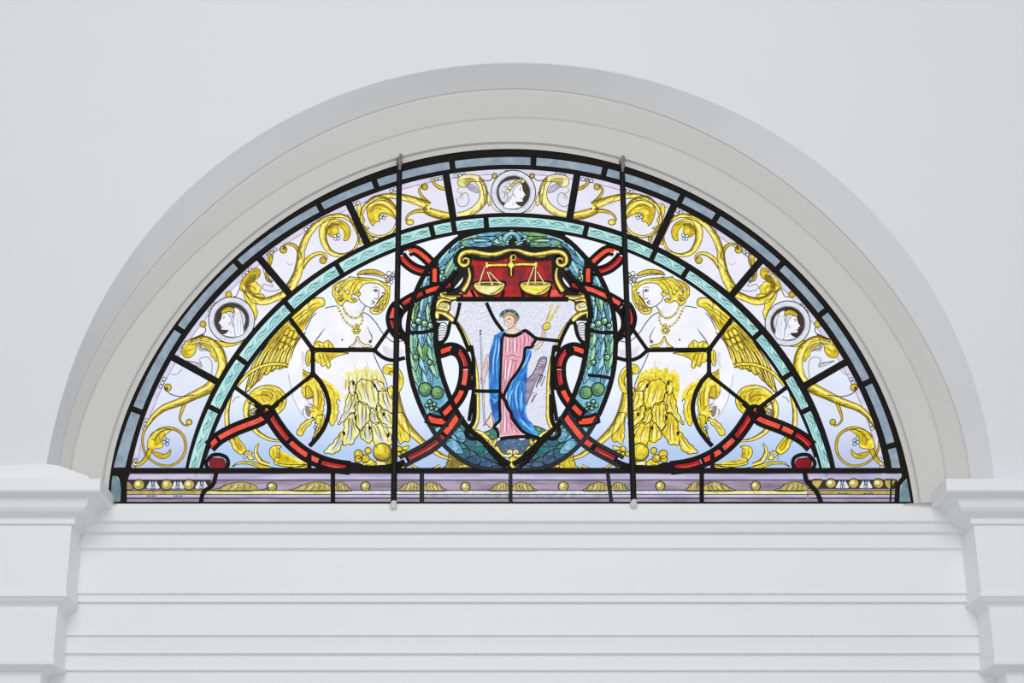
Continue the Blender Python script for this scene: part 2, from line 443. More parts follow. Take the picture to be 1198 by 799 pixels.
# back wall below the glass with its mouldings
YB = .030
bp = [(589.3,.048),(609,.044),(611,.040),(612,.034),(622,.026),(626,.012),(641,.009),(644,.001),(646,0),
      (692,0),(694,.003),(696,-.006),(702,-.008),(704,-.002),(706,-.014),(741,-.014),(743,-.011),(745,-.020),(762,-.023),(764,-.018),(767,-.030),(782,-.030),(784,-.026),(786,-.036),(840,-.036)]
v, f = [], []
for py, e in bp:
    z = zpx(py, 600, YB-e)
    v += [Vector((-1.9, YB-e, z)), Vector((2.2, YB-e, z))]
v += [Vector((-1.9, YB+.036, 0)), Vector((2.2, YB+.036, 0))]
for i in range(len(bp)): f.append([2*i, 2*i+1, 2*i+3, 2*i+2][::-1])
b = len(v); v += [Vector((-1.9, .16, v[0].z)), Vector((2.2, .16, v[0].z))]
f.append([0, 1, b+1, b])
mesh('wall_back', v, f, trimm, kind='structure')
# floor of the room
mesh('floor', [Vector((XL,-7,0)), Vector((XR,-7,0)), Vector((XR,.3,0)), Vector((XL,.3,0))], [[0,1,2,3]], paint('pale_stone_floor', (196,192,186), .6, .05, (186,182,176), 5), kind='structure')
# ------------------------------------------------------------------ light
wd = bpy.data.worlds.new('world'); S.world = wd; wd.use_nodes = True
bg = wd.node_tree.nodes['Background']; bg.inputs[0].default_value = (.93,.965,1,1); bg.inputs[1].default_value = .50
def area(name, loc, rot, sx, sy, e, c=(1,1,1)):
    l = bpy.data.lights.new(name, 'AREA'); l.shape = 'RECTANGLE'; l.size = sx; l.size_y = sy; l.energy = e; l.color = c
    o = bpy.data.objects.new(name, l); COL.objects.link(o); o.location = loc; o.rotation_euler = rot; return o
def aim(o, t): o.rotation_euler = (Vector(t)-o.location).to_track_quat('-Z','Y').to_euler()
mesh('trim_5', [W(q, YP-.05) for q in pts(-60,547, 52,542.5, 70,545, 104,557.5, 104,560, -60,560)]+[W(q, YP-.05)+Vector((0,.2,0)) for q in pts(-60,547, 52,542.5, 70,545, 104,557.5, 104,560, -60,560)], [[5,4,3,2,1,0]]+[[i,(i+1)%6,6+(i+1)%6,6+i] for i in range(6)], trimm, kind='structure')
b_ = area('low_fill_light', (.1,-5.6,1.2), (0,0,0), 3.4, 1.6, 34, (1,1,1)); aim(b_, (0,0,2.6))  # unseen low fill, added to brighten the wall below the glass
a = area('room_light', (-.2,-5.5,5.0), (0,0,0), 3.0, 2.0, 108, (1,.985,.97)); aim(a, (0,0,3.2))
# ------------------------------------------------------------------ the leaded window
PO = fitring(pts(133,547,146,500,157,474,182,420,189,410,209,380,241,340,250,331,273,307,279,302,320,271,330,263,372,240,410,221.5,532,188.5,570,184.6,620,184,
   780,220,795,226.5,836,249,860,264,912,306,940,330,963,359,1000,410,1005,420,1016,443,1042,500,1053,547), 7)
PI = fitring(pts(147,547,158,500,167,477,195,420,201,410,215,384,250,344,253,340,283,309,320,282,330,273,372,248,410,231,560,194,600,193.3,620,193.6,
   780,230,793,235,834,257,860,274,908,312,935,340,930,336,957,365,988,410,994,420,1009,445,1032,500,1043,547), 7)
FO = fitring(pts(154,547,164,500,186,450,197,427.5,209,410,220,390,243,362,250,353,261,340,300,305,320,289,333,280,370,258,400,242,560,199.7,600,198.5,635,199.5,
   780,237,795,244,830,262,856,280,860,283,886,304,893,310,924,339,948,365,972,394,979,410,992,431,1004,451,1023,500,1035,547), 7)
FI = fitring(pts(217,547,230,500,249,455,260,435,270,420,292,385,410,295,440,282,535,254,600,250.3,665,252.5,755,282,852,337,895,385,930,436,946,457,964,502,973.4,525,978,548), 4)
TO = fitring(pts(222,547,235.5,500,250,460,264,438,274,425,396,309,440,287.5,600,254.8,760,289,820,323,887.5,386,920,435,930.5,446,946,479.6,966,525,972.6,548), 4)
TI = fitring(pts(233,547,248.5,500,256,480,270,453,280,437,440,299,600,265.3,750,297,920,446,939,485,956,525,962,548), 4)
LI = fitring(pts(238,547,253,500,274,458,280,448,440,303.5,600,270,750,301.5,936.6,486.6,953,528.6), 4)
def on(R, d, dr=0):
    r = (R(d) if callable(R) else R)+dr
    return (GC[0]+r*math.sin(math.radians(d)), GC[1]-r*math.cos(math.radians(d)))
def run(R, a, b, dr=0, step=1.5):
    n = max(2, int(abs(b-a)/step)); return [on(R, a+(b-a)*i/n, dr) for i in range(n+1)]
def sector(Ra, Rb, a, b, da=0, db=0): return run(Ra, a, b, da)+run(Rb, b, a, db)
def ang(p): return math.degrees(math.atan2(p[0]-GC[0], GC[1]-p[1]))

def thing(name, label, cat, loc=(0,0,0), group=None):
    o = bpy.data.objects.new(name, None); COL.objects.link(o); o.location = loc; o.empty_display_size = .1
    o['label'] = label; o['category'] = cat
    if group: o['group'] = group
    return o
base = W((597, 590), 0)
win = thing('stained_glass_panel', 'half-round leaded stained glass, robed woman between two winged figures, in white arch', 'stained glass')
ld = Art('lead_came', win, 0)
# outer blue-grey border
blue_div = [-77.5,-68.8,-55.7,-43.1,-28.7,-20.0,-8.5,3.3,13.7,25.5,31.3,42.9,52.1,64.1,73.9,77.6]
for a, b in zip(blue_div, blue_div[1:]):
    q = Art('border_pane', win, 0); q.P([(x, min(y, 550.5)) for x, y in sector(PO, PI, a, b, 1.5, -1.5)], 'bluegrey', 0, depth=.004)
    q.build()
# frieze glass
fr_div = [-78,-59.6,-40.2,-24.7,-9.65,9.9,25.0,40.3,60.0,78]
frieze = []
for a, b in zip(fr_div, fr_div[1:]):
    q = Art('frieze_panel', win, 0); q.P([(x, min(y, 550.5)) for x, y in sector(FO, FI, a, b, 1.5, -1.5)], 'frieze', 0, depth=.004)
    # lavender fillet with its inner line
    q.P(sector(FO, FO, a+.3, b-.3, 0, -5.0), 'lavpale', 2)
    q.S(run(FO, a+.3, b-.3, -5.4), .8, 'fine', 3, smooth=False)
    frieze.append(q)
def beads(q, plist, r=1.7):
    for p in plist: q.dot(p[0], p[1], r+.8, 'line', 4); q.dot(p[0], p[1], r, 'lgrey', 5)
def beadrun(q, th, n=3, dr=-3.2, st=.62):
    beads(q, [on(FO, th+(i-(n-1)/2)*st, dr) for i in range(n)])
for q, ths in zip(frieze, [(-76.3,-70.2,-63.6),(-57.4,-50.2,-43.0),(-38.2,-31.5),(-24.0,-17.5,-11.2),(-7.6,0,7.4),(11.5,17.8,),(25.8,31.6,38.2),(43.2,49.9,56.6),(63.2,70.0,76.0)]):
    for t in ths: beadrun(q, t)
# turquoise band
tq_div = [-76,-63.7,-54,-41.7,-30.9,-13.6,-9.8,-4.2,13.0,25.4,31.7,48.2,57,63.8,76]
rnd = random.Random(3)
for a, b in zip(tq_div, tq_div[1:]):
    q = Art('band_pane', win, 0); q.P([(x, min(y, 550.5)) for x, y in sector(TO, TI, a, b, 1.5, -1.5)], 'turq', 0, depth=.004)
    q.S(run(TI, a, b, 2.2), .7, 'turqline', 2, smooth=False)
    # scrolling leaf drawn along the band
    span = 3.4; t = a+.4; k = 0; s = -1 if (a+b) < 0 else 1
    while t < b-.8:
        e = min(t+span, b-.3); u = e-t
        def c(f, r): return on(TI, (t+u*f) if s < 0 else (e-u*f), r)
        q.S([c(0,2.4), c(.25,7.5), c(.6,8.4), c(.95,5.2)], 1.1, 'turqline', 2, w1='taper')
        q.S([c(.1,2.4), c(.4,5.6), c(.75,5.6), c(1,2.6)], .8, 'turqline', 2, w1='taper')
        q.S([c(.3,7.6), c(.5,4.4), c(.85,3.4)], .8, 'turqline', 2, w1='taper')
        q.S([c(.55,8.6), c(.75,6.8), c(1,8.6)], .9, 'turqline', 2, w1='taper')
        q.poly([c(.35,6.9), c(.6,7.5), c(.8,6), c(.55,5.9)], 'green' if k % 5 == 4 else 'turq', 1)
        t = e; k += 1
    q.build()
# leads of the rings
def ringlead(Ra, Rb, a, b, extra=0, mat='lead'):
    n = int(abs(b-a)/1.2); v0 = []
    prof = [(0,.003),(0,-.005),(.2,-.008),(.5,-.0088),(.8,-.008),(1,-.005),(1,.003)]
    bb = len(ld.v)
    for i in range(n+1):
        t = a+(b-a)*i/n; ra, rb = Ra(t)+extra, Rb(t)
        for o, y in prof:
            rr = rb+(ra-rb)*o; ld.v.append(W(on(rr, t), y))
    c = len(prof); mi = ld.m(mat)
    for i in range(n):
        for j in range(c-1):
            q_ = bb+i*c+j; ld.f.append([q_+1, q_, q_+c, q_+c+1]); ld.mi.append(mi)
ringlead(OE, PO, -78.6, 78.6, 1.5); ringlead(PI, FO, -77.3, 77.3); ringlead(FI, TO, -75.2, 75.2); ringlead(TI, LI, -74.6, 74.6)
for t in blue_div[1:-1]: ld.came([on(PO, t, 1), on(PI, t, -1)], 6.8, smooth=False)
for t in fr_div[1:-1]: ld.came([on(FO, t, 1), on(FI, t+(.25 if abs(t) > 50 and t < 0 else 0), -1)], 8.4, smooth=False)
for t in tq_div[1:-1]: ld.came([on(TO, t, 1), on(TI, t, -1)], 6.2, smooth=False)
# ------------------------------------------------------------------ painted entablature strip along the foot of the window
def bandpoly(q, x0, x1, y0, y1, mat, l=0, depth=0, sl0=0, sl1=0): q.P([(x0,y0),(x1,y0),(x1-sl1,y1),(x0-sl0,y1)], mat, l, depth=depth)
def egg(q, x, y, rx=6, ry=5.6):
    q.dot(x, y, rx+1.6, 'dkbrown', 2, ry=ry+1.2); q.dot(x, y, rx, 'egg', 3, ry=ry); q.dot(x-1.2, y-1.2, rx*.45, 'paleyel', 4, ry=ry*.45)
def dart(q, x, y):
    for sx in (-1, 1): q.leaf([(x, y+4), (x+sx*4, y+5.5), (x+sx*8, y+4.5), (x+sx*6, y), (x+sx*3, y-4)], 'lgrey', 'dkbrown', .8, l=2)
    q.leaf([(x-2.2, y+5), (x, y-4.5), (x+2.2, y+5)], 'white', 'dkbrown', .8, l=2)
def mound(q, x0, x1, flip=1, mat='egg'):
    w = x1-x0; X = lambda f: x0+w*f if flip > 0 else x1-w*f
    q.leaf([(X(0),574), (X(.18),571), (X(.36),567), (X(.6),564), (X(.82),565), (X(1),569), (X(.98),574), (X(.5),575)], mat, 'dkbrown', .9, l=2)
    for a, b, c in ((.18,.26,.32), (.34,.44,.46), (.52,.6,.6), (.68,.74,.72), (.82,.86,.84)):
        q.S([(X(a),574), (X(b),569), (X(c),565.5)], .9, 'dkbrown', 5, w1='taper')
    q.S([(X(.45),573), (X(.55),569), (X(.68),567)], 1.2, 'paleyel', 4, w1='taper')
segs = [(148,243,'frieze_l'),(251,390,''),(390,494,''),(494,597.5,''),(597.5,712,''),(712,821,''),(821,943,''),(955,1050,'')]
bs = []
for i, (a, b, _) in enumerate(segs):
    q = Art('base_pane', win, 0)
    sl0, sl1 = (0, 14) if i == 0 else (18, 0) if i == 1 else (0, -18) if i == 6 else (-20, 0) if i == 7 else (0, 0)
    a2, b2 = a+(-14 if False else 0), b
    if i == 0: bandpoly(q, a, 250, 553, 591, 'mauve', 0, .004, 0, 16)
    elif i == 1: bandpoly(q, 251, b, 553, 591, 'mauve', 0, .004, 16, 0)
    elif i == 6: bandpoly(q, a, 941, 553, 591, 'mauve', 0, .004, 0, -22)
    elif i == 7: bandpoly(q, 942, b, 553, 591, 'mauve', 0, .004, -22, 0)
    else: bandpoly(q, a, b, 553, 591, 'mauve', 0, .004)
    xa, xb = (a, 247) if i == 0 else (248, b) if i == 1 else (a, 944) if i == 6 else (946, b) if i == 7 else (a, b)
    bandpoly(q, xa, xb, 555, 561, 'lavender', 1)
    q.S([(xa,561.6),(xb,561.6)], 1.2, 'line', 3, smooth=False)
    if i in (0, 7): bandpoly(q, xa, xb, 562, 572, 'dkbrown', 1)
    q.S([(xa,573.8),(xb,573.8)], 1.1, 'dkbrown', 3, smooth=False)
    q.S([(xa-3,578.3),(xb,578.3)], 1.0, 'dkbrown', 3, smooth=False)
    bandpoly(q, xa-(6 if i in (1,) else 0), xb, 574.4, 578, 'paleyel' if i in (1,6) else 'egg' if i in (0,7) else 'lgrey', 2)
    bandpoly(q, xa-(8 if i in (1,) else 0), xb+(0), 578.8, 582, 'lavender' if i not in (3,4) else 'grey', 2)
    q.S([(xa-8 if i == 1 else xa,582.8),(xb,582.8)], 1.5, 'line', 3, smooth=False)
    bs.append(q)
q = bs[0]
for x in (162.5,195,221): egg(q, x, 567)
for x in (179,208,236): dart(q, x, 566.5)
for x in (148.5,): q.leaf([(141,564),(150,563),(156,571),(150,573),(144,571)], 'stone', 'dkbrown', l=2)
for x in (177,208):
    for d in (-4,-1.2,1.6,4.4): q.dot(x+d, 580.3, 1.0, 'dkbrown', 5)
mound(bs[1], 247, 300, 1); bs[1].S(pts(300,574, 310,572, 318,569), 1, 'dkbrown', 4); egg(bs[1], 318, 569.5, 5, 4.5); mound(bs[1], 338, 387, 1)
mound(bs[2], 391, 412, -1); egg(bs[2], 427.5, 569, 4.6, 5); mound(bs[2], 463, 492, 1)
mound(bs[3], 495.5, 523, -1); egg(bs[3], 544.5, 569.5, 4.8, 5); mound(bs[3], 571, 595.5, 1)
mound(bs[4], 600, 629, -1); egg(bs[4], 659, 569, 5, 5); mound(bs[4], 681, 711, 1)
mound(bs[5], 716, 737, -1); egg(bs[5], 772.5, 568.5, 4.8, 5); mound(bs[5], 801, 819.5, 1)
mound(bs[6], 823, 861, -1); egg(bs[6], 884, 568.5, 4.8, 5); mound(bs[6], 905, 944, 1)
q = bs[7]
for x in (972,998.7,1027.5): egg(q, x, 565.5, 5.6, 5.2)
for x in (985.5,1013): dart(q, x, 566)
for x0 in (957, 1042): q.leaf([(x0-6,561),(x0+5,561),(x0+3,567),(x0-1,572),(x0-6,568)], 'egg', 'dkbrown', l=2)
for x in (986,1016):
    for d in (-4.4,-1.5,1.4,4.3): q.dot(x+d, 577.5, 1.0, 'dkbrown', 5)
for q in bs: q.build()
for pl in (pts(130.5,557, 136,557, 144,570, 144,588, 128.5,588), pts(1062,560, 1067,587, 1052,587, 1055,566)):
    q = Art('border_pane', win, 0); q.P(pl, 'greypane', 0, depth=.004); q.build()
# leads of the foot
ld.came(pts(128.5,550.6, 1063,550.6), 6.6, smooth=False)
ld.came(pts(127,588.7, 1070,588.7), 3.6, smooth=False)
ld.came(pts(131.5,541, 128.5,562, 127,590), 4.5, smooth=False)
ld.lump(pts(128,548, 152,548, 150,560, 147,572, 147,589, 141,589, 141.5,572, 138,558, 128.5,556.5))
ld.came(pts(146.5,553, 146.5,589), 4, smooth=False)
ld.came(pts(1060.5,543, 1065.5,566, 1069.5,589.5), 7, smooth=False)
ld.came(pts(1060,556, 1050.5,567, 1049,589), 6, smooth=False)
ld.came(pts(1043,562, 1041.5,589), 2.2, smooth=False)
ld.came(pts(253,553, 249,567, 238,576, 235,589), 5.2)
ld.came(pts(941.5,553, 944,563, 955,575, 961,589), 5.6)
for x in (389.5, 493.5, 597.3, 821): ld.came([(x,553),(x,589)], 5.4 if x in (389.5,493.5,821) else 4.6, 'lead' if x in (389.5,821) else 'leadgrey', smooth=False)
ld.came(pts(711,553, 713,570, 715.5,589), 4.6, 'leadgrey', smooth=False)
# support bars in front of the glass
def bar(p0, p1, label):
    a, b = W(p0, -.022), W(p1, -.022)
    r = thing('support_bar', label, 'bar', tuple(b), 'upright iron support bars across the window')
    inv = Vector(b)
    n = 10; vs, fs = tube([b.lerp(a, i/n)-inv for i in range(n+1)], .0088, 14)
    mesh('rod', vs, fs, M['iron'], r, smooth=True)
    # twisted wire tie at the head
    pl = [a-inv+Vector((.007*math.cos(t*1.2), -.010+.006*math.sin(t*1.2), -.012+.006*t)) for t in [i*.5 for i in range(14)]]
    vs, fs = tube(pl, .0032, 6); mesh('wire_tie', vs, fs, M['wire'], r, smooth=True)
    vs, fs = tube([Vector((0,.016,.012)), Vector((0,.004,.016)), Vector((0,-.012,.010)), Vector((.001,-.014,-.012)), Vector((.001,-.008,-.03))], [.006,.006,.006,.005,.004], 8)
    vs = [p+a-inv for p in vs]; mesh('hook', vs, fs, M['wire'], r, smooth=True)
    pl = [Vector((0,0,.016)), Vector((.001,-.002,.008)), Vector((-.001,0,-.002)), Vector((0,.002,-.010))]
    vs, fs = tube(pl, [.003,.008,.010,.011], 10); mesh('putty_foot', vs, fs, M['putty'], r, smooth=True)
bar((467.5,190), (460.5,590), 'left of two upright black iron bars, beside the face of the left winged figure')
bar((727.5,192), (741.5,588.5), 'right of two upright black iron bars, beside the face of the right winged figure')
# ------------------------------------------------------------------ inner field: clear glass behind everything
R_=K(240,330,5.707); T_=K(240,420,5.707); U=K(380,300,8); V=K(370,440,6.146)
def vclip(x0, x1):
    top = [p for p in run(TI, -76, 76, -2, .75) if x0 <= p[0] <= x1]
    ya = lambda x: top[0][1] if abs(x-top[0][0]) < abs(x-top[-1][0]) else top[-1][1]
    pl = list(top)
    if x1 < 960: pl.append((x1, top[-1][1])); pl.append((x1, 551))
    else: pl.append((top[-1][0], 551))
    if x0 > 240: pl.append((x0, 551)); pl.append((x0, top[0][1]))
    else: pl.append((top[0][0], 551))
    return pl
for x0, x1 in ((200,463), (463,598), (598,734), (734,1000)):
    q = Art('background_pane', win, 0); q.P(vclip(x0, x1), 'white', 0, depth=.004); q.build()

def sub(name, parent, z, mx=None):
    q = Art(name, parent, z); q.mx = mx; q.v = []; return q
def sc(pl, cx, cy, f, dx=0, dy=0): return [(cx+(p[0]-cx)*f+dx, cy+(p[1]-cy)*f+dy) for p in pl]

# ------------------------------------------------------------------ frieze scrolls
def scrollset(panel, mx, which, sat):
    q = Art('acanthus_scroll', panel, 1); q.mx = mx
    st0 = q.stem
    q.stem = lambda pl, ws, *a, **k: st0(pl, [w_*1.2+.25 for w_ in ws], *a, **k)
    if which == 4:
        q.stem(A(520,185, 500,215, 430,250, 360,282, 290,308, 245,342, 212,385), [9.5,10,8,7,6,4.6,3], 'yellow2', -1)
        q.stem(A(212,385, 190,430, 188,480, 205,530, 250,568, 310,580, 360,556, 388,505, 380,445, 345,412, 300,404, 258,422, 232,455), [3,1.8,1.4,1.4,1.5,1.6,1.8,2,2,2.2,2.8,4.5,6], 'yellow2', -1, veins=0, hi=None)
        q.leaf(A(212,500, 213,462, 235,424, 282,406, 322,412, 296,432, 288,450, 300,462, 286,474, 276,494, 246,500), 'yellow', shade='yellow2')
        q.leaf(A(228,512, 258,518, 296,524, 318,502, 314,530, 288,546, 256,540), 'yellow2')
        q.stem(A(225,500, 205,540, 180,568, 150,574, 148,560, 160,552), [5,4,3,2.4,2,1.5], 'yellow2', veins=0, hi=None)
        for c in (290,452, 305,462, 288,470, 303,480): pass
        for x, y in ((289,452),(304,460),(288,469),(303,478)): 
            c = A(x,y)[0]; q.ball(c[0], c[1], 2.1, 'white', 'line', .8, 4, 6)
        q.S(A(430,248, 370,256, 320,245, 294,222), 1.1, 'line'); c = A(305,213)[0]; q.ball(c[0],c[1],4.2,'yellow2'); q.dot(c[0]-1.4,c[1]+1.2,2,'brown',2)
        q.stem(A(385,285, 370,325, 362,362, 378,386, 402,392), [3,2.4,1.2,1,1], 'yellow2', veins=0, hi=None); c = A(405,375)[0]; q.ball(c[0],c[1],3.4,'yellow2')
        q.S(A(318,150, 345,152, 372,128), 1.2, 'grey')
        q.veins(A(240,430, 262,440, 272,470), A(225,455, 245,462, 255,490), A(250,530, 275,532, 300,520), A(262,416, 285,420, 292,432))
    if which == 3:
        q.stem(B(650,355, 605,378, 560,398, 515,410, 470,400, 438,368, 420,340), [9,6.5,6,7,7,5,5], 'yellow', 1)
        q.leaf(B(402,352, 412,312, 442,278, 476,254, 498,268, 492,296, 462,318, 442,338, 455,362, 430,368), 'yellow2', shade='olive')
        q.leaf(B(420,355, 447,395, 478,410, 478,440, 486,460, 476,498, 468,470, 446,430, 425,395), 'yellow')
        q.leaf(B(455,365, 480,375, 512,378, 515,398, 480,392), 'yellow')
        q.leaf(B(435,330, 470,318, 500,345, 490,372, 455,378, 432,360), 'yellow', lobe=1.2)
        q.leaf(B(215,598, 255,600, 285,640, 292,690, 270,665, 255,640, 225,628), 'yellow', lobe=1.2)
        q.veins(B(450,335, 470,345, 478,365), B(235,610, 262,630, 280,665))
        q.S(B(400,350, 385,385, 362,390), 1); c = B(350,378)[0]; q.ball(c[0],c[1],3.6,'yellow2')
        q.stem(B(290,790, 312,755, 322,700, 305,640, 262,598, 215,588, 178,602), [8,8.5,8.5,8,7,7,5], 'yellow', 1)
        q.leaf(B(132,655, 135,622, 160,592, 200,578, 222,590, 200,615, 196,645, 178,668, 150,675), 'yellow2', shade='yellow')
        q.leaf(B(285,592, 320,600, 352,604, 400,600, 425,578, 410,604, 360,620, 325,622, 300,606), 'yellow')
        q.S(B(185,590, 230,565, 242,545, 238,530), 1.1); c = B(230,517)[0]; q.ball(c[0],c[1],3.6,'yellow2')
        q.leaf(B(170,600, 195,580, 232,562, 218,588), 'yellow2')
        q.S(B(150,690, 200,700, 225,712, 215,680, 250,672, 272,700, 268,770), 1, 'fine')
        q.leaf(B(150,688, 190,695, 218,700, 224,718, 190,708), 'lgrey', 'fine')
        q.leaf(B(545,185, 555,215, 540,260, 536,300, 552,322, 528,312, 528,270, 540,235), 'yellow2')
        q.S(B(505,225, 520,290, 560,340, 515,330, 515,355, 560,362, 600,350), 1, 'fine')
        q.veins(B(430,310, 455,290, 480,285), B(418,335, 440,318, 465,305), B(150,615, 180,610, 200,600), B(145,640, 170,640, 188,625), B(440,290, 460,275, 482,265), B(215,608, 235,620, 252,640))
        q.leaf(B(205,605, 245,622, 262,645, 240,640, 215,640), 'grey', 'fine', .7)
    if which == 2:
        q.stem(C3(140,690, 168,650, 192,600, 205,545, 212,490, 238,425, 285,368, 345,336, 400,330, 440,350), [10,9,8,7.5,6.5,6,5,4.4,3.6,2.6], 'yellow', -1)
        q.stem(C3(440,350, 470,385, 478,440, 455,490, 405,514, 350,502, 318,455, 312,400, 340,362, 385,356), [3,2,1.8,2,3,4.5,6,7.5,8.5,7], 'yellow', 1)
        q.leaf(C3(345,352, 392,350, 428,372, 440,405, 430,440, 408,445, 415,412, 398,384, 378,380, 385,405, 362,428, 345,425, 325,400), 'yellow2', shade='yellow')
        for x, y in ((368,425),(383,437),(370,438),(385,420)):
            c = C3(x,y)[0]; q.ball(c[0], c[1], 1.8, 'white', 'line', .8, 4, 6)
        q.stem(C3(205,535, 195,490, 172,466, 140,462, 122,478), [4,3,2.6,1.6,1.4], 'yellow2', veins=0, hi=None); c = C3(126,488)[0]; q.ball(c[0],c[1],4.2,'yellow2'); q.dot(c[0]+1,c[1]-1.6,1.8,'brown',2)
        q.stem(C3(212,575, 238,535, 280,508, 318,510, 328,535), [4,4,3,2.2,1.6], 'yellow', veins=0, hi=None); c = C3(312,538)[0]; q.ball(c[0],c[1],4,'yellow2')
        q.leaf(C3(55,500, 78,505, 70,555, 55,590, 60,622, 78,636, 48,632, 40,600, 52,550), 'yellow2')
        q.S(C3(30,560, 40,520, 75,508), 1, 'fine')
        q.leaf(C3(425,325, 440,345, 470,390, 482,440, 500,455, 480,462, 472,420), 'yellow')
        q.veins(C3(330,380, 360,366, 400,372), C3(322,405, 350,385, 385,390), C3(160,640, 175,610, 200,600), C3(205,520, 222,490, 232,445), C3(350,360, 385,358, 420,378))
        q.S(C3(140,545, 155,560, 172,552), .8, 'grey')
    if which == 1:
        q.stem(C3(545,440, 505,395, 490,335, 512,280, 560,246, 620,236, 680,242, 740,258, 810,285), [1.5,2,2.4,3,3.6,4.6,5.6,6.5,8], 'yellow', -1)
        q.stem(F(0,268/1.0, -0.01,268, 0,345, 1,345)[:0] or [C3(810,285)[0], F(0,345)[0], F(55,365)[0], F(108,372)[0]], [5,7,8,6], 'yellow2', 1)
        q.stem(C3(500,385, 540,420, 590,426, 635,405, 660,360, 650,310, 610,268, 560,258, 525,282), [2,2,2.2,2.6,3,5,8.5,9.5,7], 'yellow', 1)
        q.leaf(C3(518,290, 545,268, 592,258, 640,278, 660,318, 655,345, 620,322, 590,315, 570,330, 580,352, 555,362, 545,378, 528,352, 518,320), 'yellow2', shade='yellow')
        for x, y in ((582,335),(597,340),(588,325),(603,328)):
            c = C3(x,y)[0]; q.ball(c[0], c[1], 1.8, 'white', 'line', .8, 4, 6)
        q.stem(C3(800,306, 750,308, 712,325, 698,352), [4,3,1.6,1.4], 'yellow2', veins=0, hi=None); c = C3(718,360)[0]; q.ball(c[0],c[1],4.4,'yellow',ry=3.2)
        q.stem(C3(800,268, 775,240, 762,208, 782,185), [4,2.4,1.6,1.4], 'yellow2', veins=0, hi=None); c = C3(788,194)[0]; q.ball(c[0],c[1],3.6,'yellow2')
        q.stem(F(40,195, 30,215, 58,238, 85,245), [1,2,3,2], 'yellow2', veins=0, hi=None)
        q.leaf(C3(470,290, 488,275, 492,320, 508,350, 498,372, 530,388, 505,388, 480,345), 'yellow')
        q.leaf(C3(530,425, 548,432, 545,452, 532,450), 'yellow2')
        q.veins(C3(540,290, 575,275, 610,285), C3(530,315, 560,295, 600,305), C3(700,244, 720,262, 750,264), C3(620,240, 650,250, 680,252))
    q.build(); return q
def medallion(panel, cx, cy, ro, ri, mx=None):
    m = Art('portrait_medallion', win, 3)
    m.P(ring_pts(cx, cy, ro, 40), 'lgrey', 0); m.S(ring_pts(cx, cy, ro, 40), 1.1, 'line', 3, smooth=False, closed=True)
    m.S(ring_pts(cx, cy, ri+.6, 40), 1.0, 'grey', 3, smooth=False, closed=True)
    m.P(ring_pts(cx, cy, ri, 40), 'dkbrown', 1)
    m.o = m.build('white ring medallion with a small head in profile'); return m.o
def profile_head(par, cx, cy, ri, s, veil, wreath):
    """small head in profile; s=+1 looks right, -1 looks left"""
    f = ri/20.0
    X = lambda *a: [(cx+s*a[i]*f, cy+a[i+1]*f) for i in range(0, len(a), 2)]
    h = Art('profile_head', par, 4)
    h.leaf(X(-2,-14, 5,-13, 10,-10, 11,-6, 12,-2, 15,3.5, 12.5,4.5, 13,7, 11.6,8, 11.5,11, 6,11.5, 3,12, 6,15, 10,17, 2,19.5, -6,19.5, -12,17, -8,10, -7,3, -10,-4), 'skin', 'line', .8)
    h.leaf(X(-2,-15, 4,-15, 9,-11, 4,-8, 0,-3, -1,3, -4,8, -9,12, -14,10, -17,3, -17,-5, -12,-12), 'lgrey', 'fine', .8, l=4)
    h.veins(X(-12,-8, -6,-4, -8,3), X(-14,-2, -10,2, -12,8), X(-6,-12, -2,-8, -4,0), X(-9,0, -6,6, -10,11), mat='line', l=8)
    h.S(X(7,-5, 9.5,-5.5), .8, 'line', 9, smooth=False); h.S(X(7.4,-3.2, 9.5,-3), 1.0, 'line', 9, smooth=False); h.S(X(9,7.6, 12.4,7), .8, 'line', 9, smooth=False)
    h.S(X(0,2, 2,4, 1,6), .8, 'fine', 9); h.S(X(1,12, -1,16), .9, 'grey', 9, smooth=False)
    if veil:
        h.leaf(X(-4,-15, -10,-13, -13,-4, -15,8, -15,16, -6,19, -4,8, -3,0, -5,-8), 'white', 'fine', .9, l=10)
        h.veins(X(-7,-11, -8,2, -9,17), X(-10,-8, -12,4, -12,16), mat='grey', l=14)
    if wreath:
        for k in range(7):
            a = k/6; x = -10+18*a; y = 2-14.5*math.sin(a*1.7+.15)
            h.leaf(X(x,y, x+2.5,y-3.5, x+6,y-3.4, x+4,y+.4), 'paleyel', 'brown', .7, l=15)
    else:
        h.leaf(X(-4,-13.5, 1,-16.5, 8,-14.5, 12,-10, 9,-8.5, 3,-11, -3,-10), 'yellow2', 'line', .8, l=15)
        h.dot(*X(-9,-9)[0], 1.4*f, 'yellow', 16)
    h.build()
emp = []
for i in (0,1,2,3,5,6,7,8): frieze[i].build(); emp.append(i)
frieze[4].build()
for which, i in ((4,0),(3,1),(2,2),(1,3)): scrollset(frieze[i].o, None, which, 0)
for which, i in ((4,8),(3,7),(2,6),(1,5)): scrollset(frieze[i].o, AX-(1.5 if which == 3 else 0), which, 1)
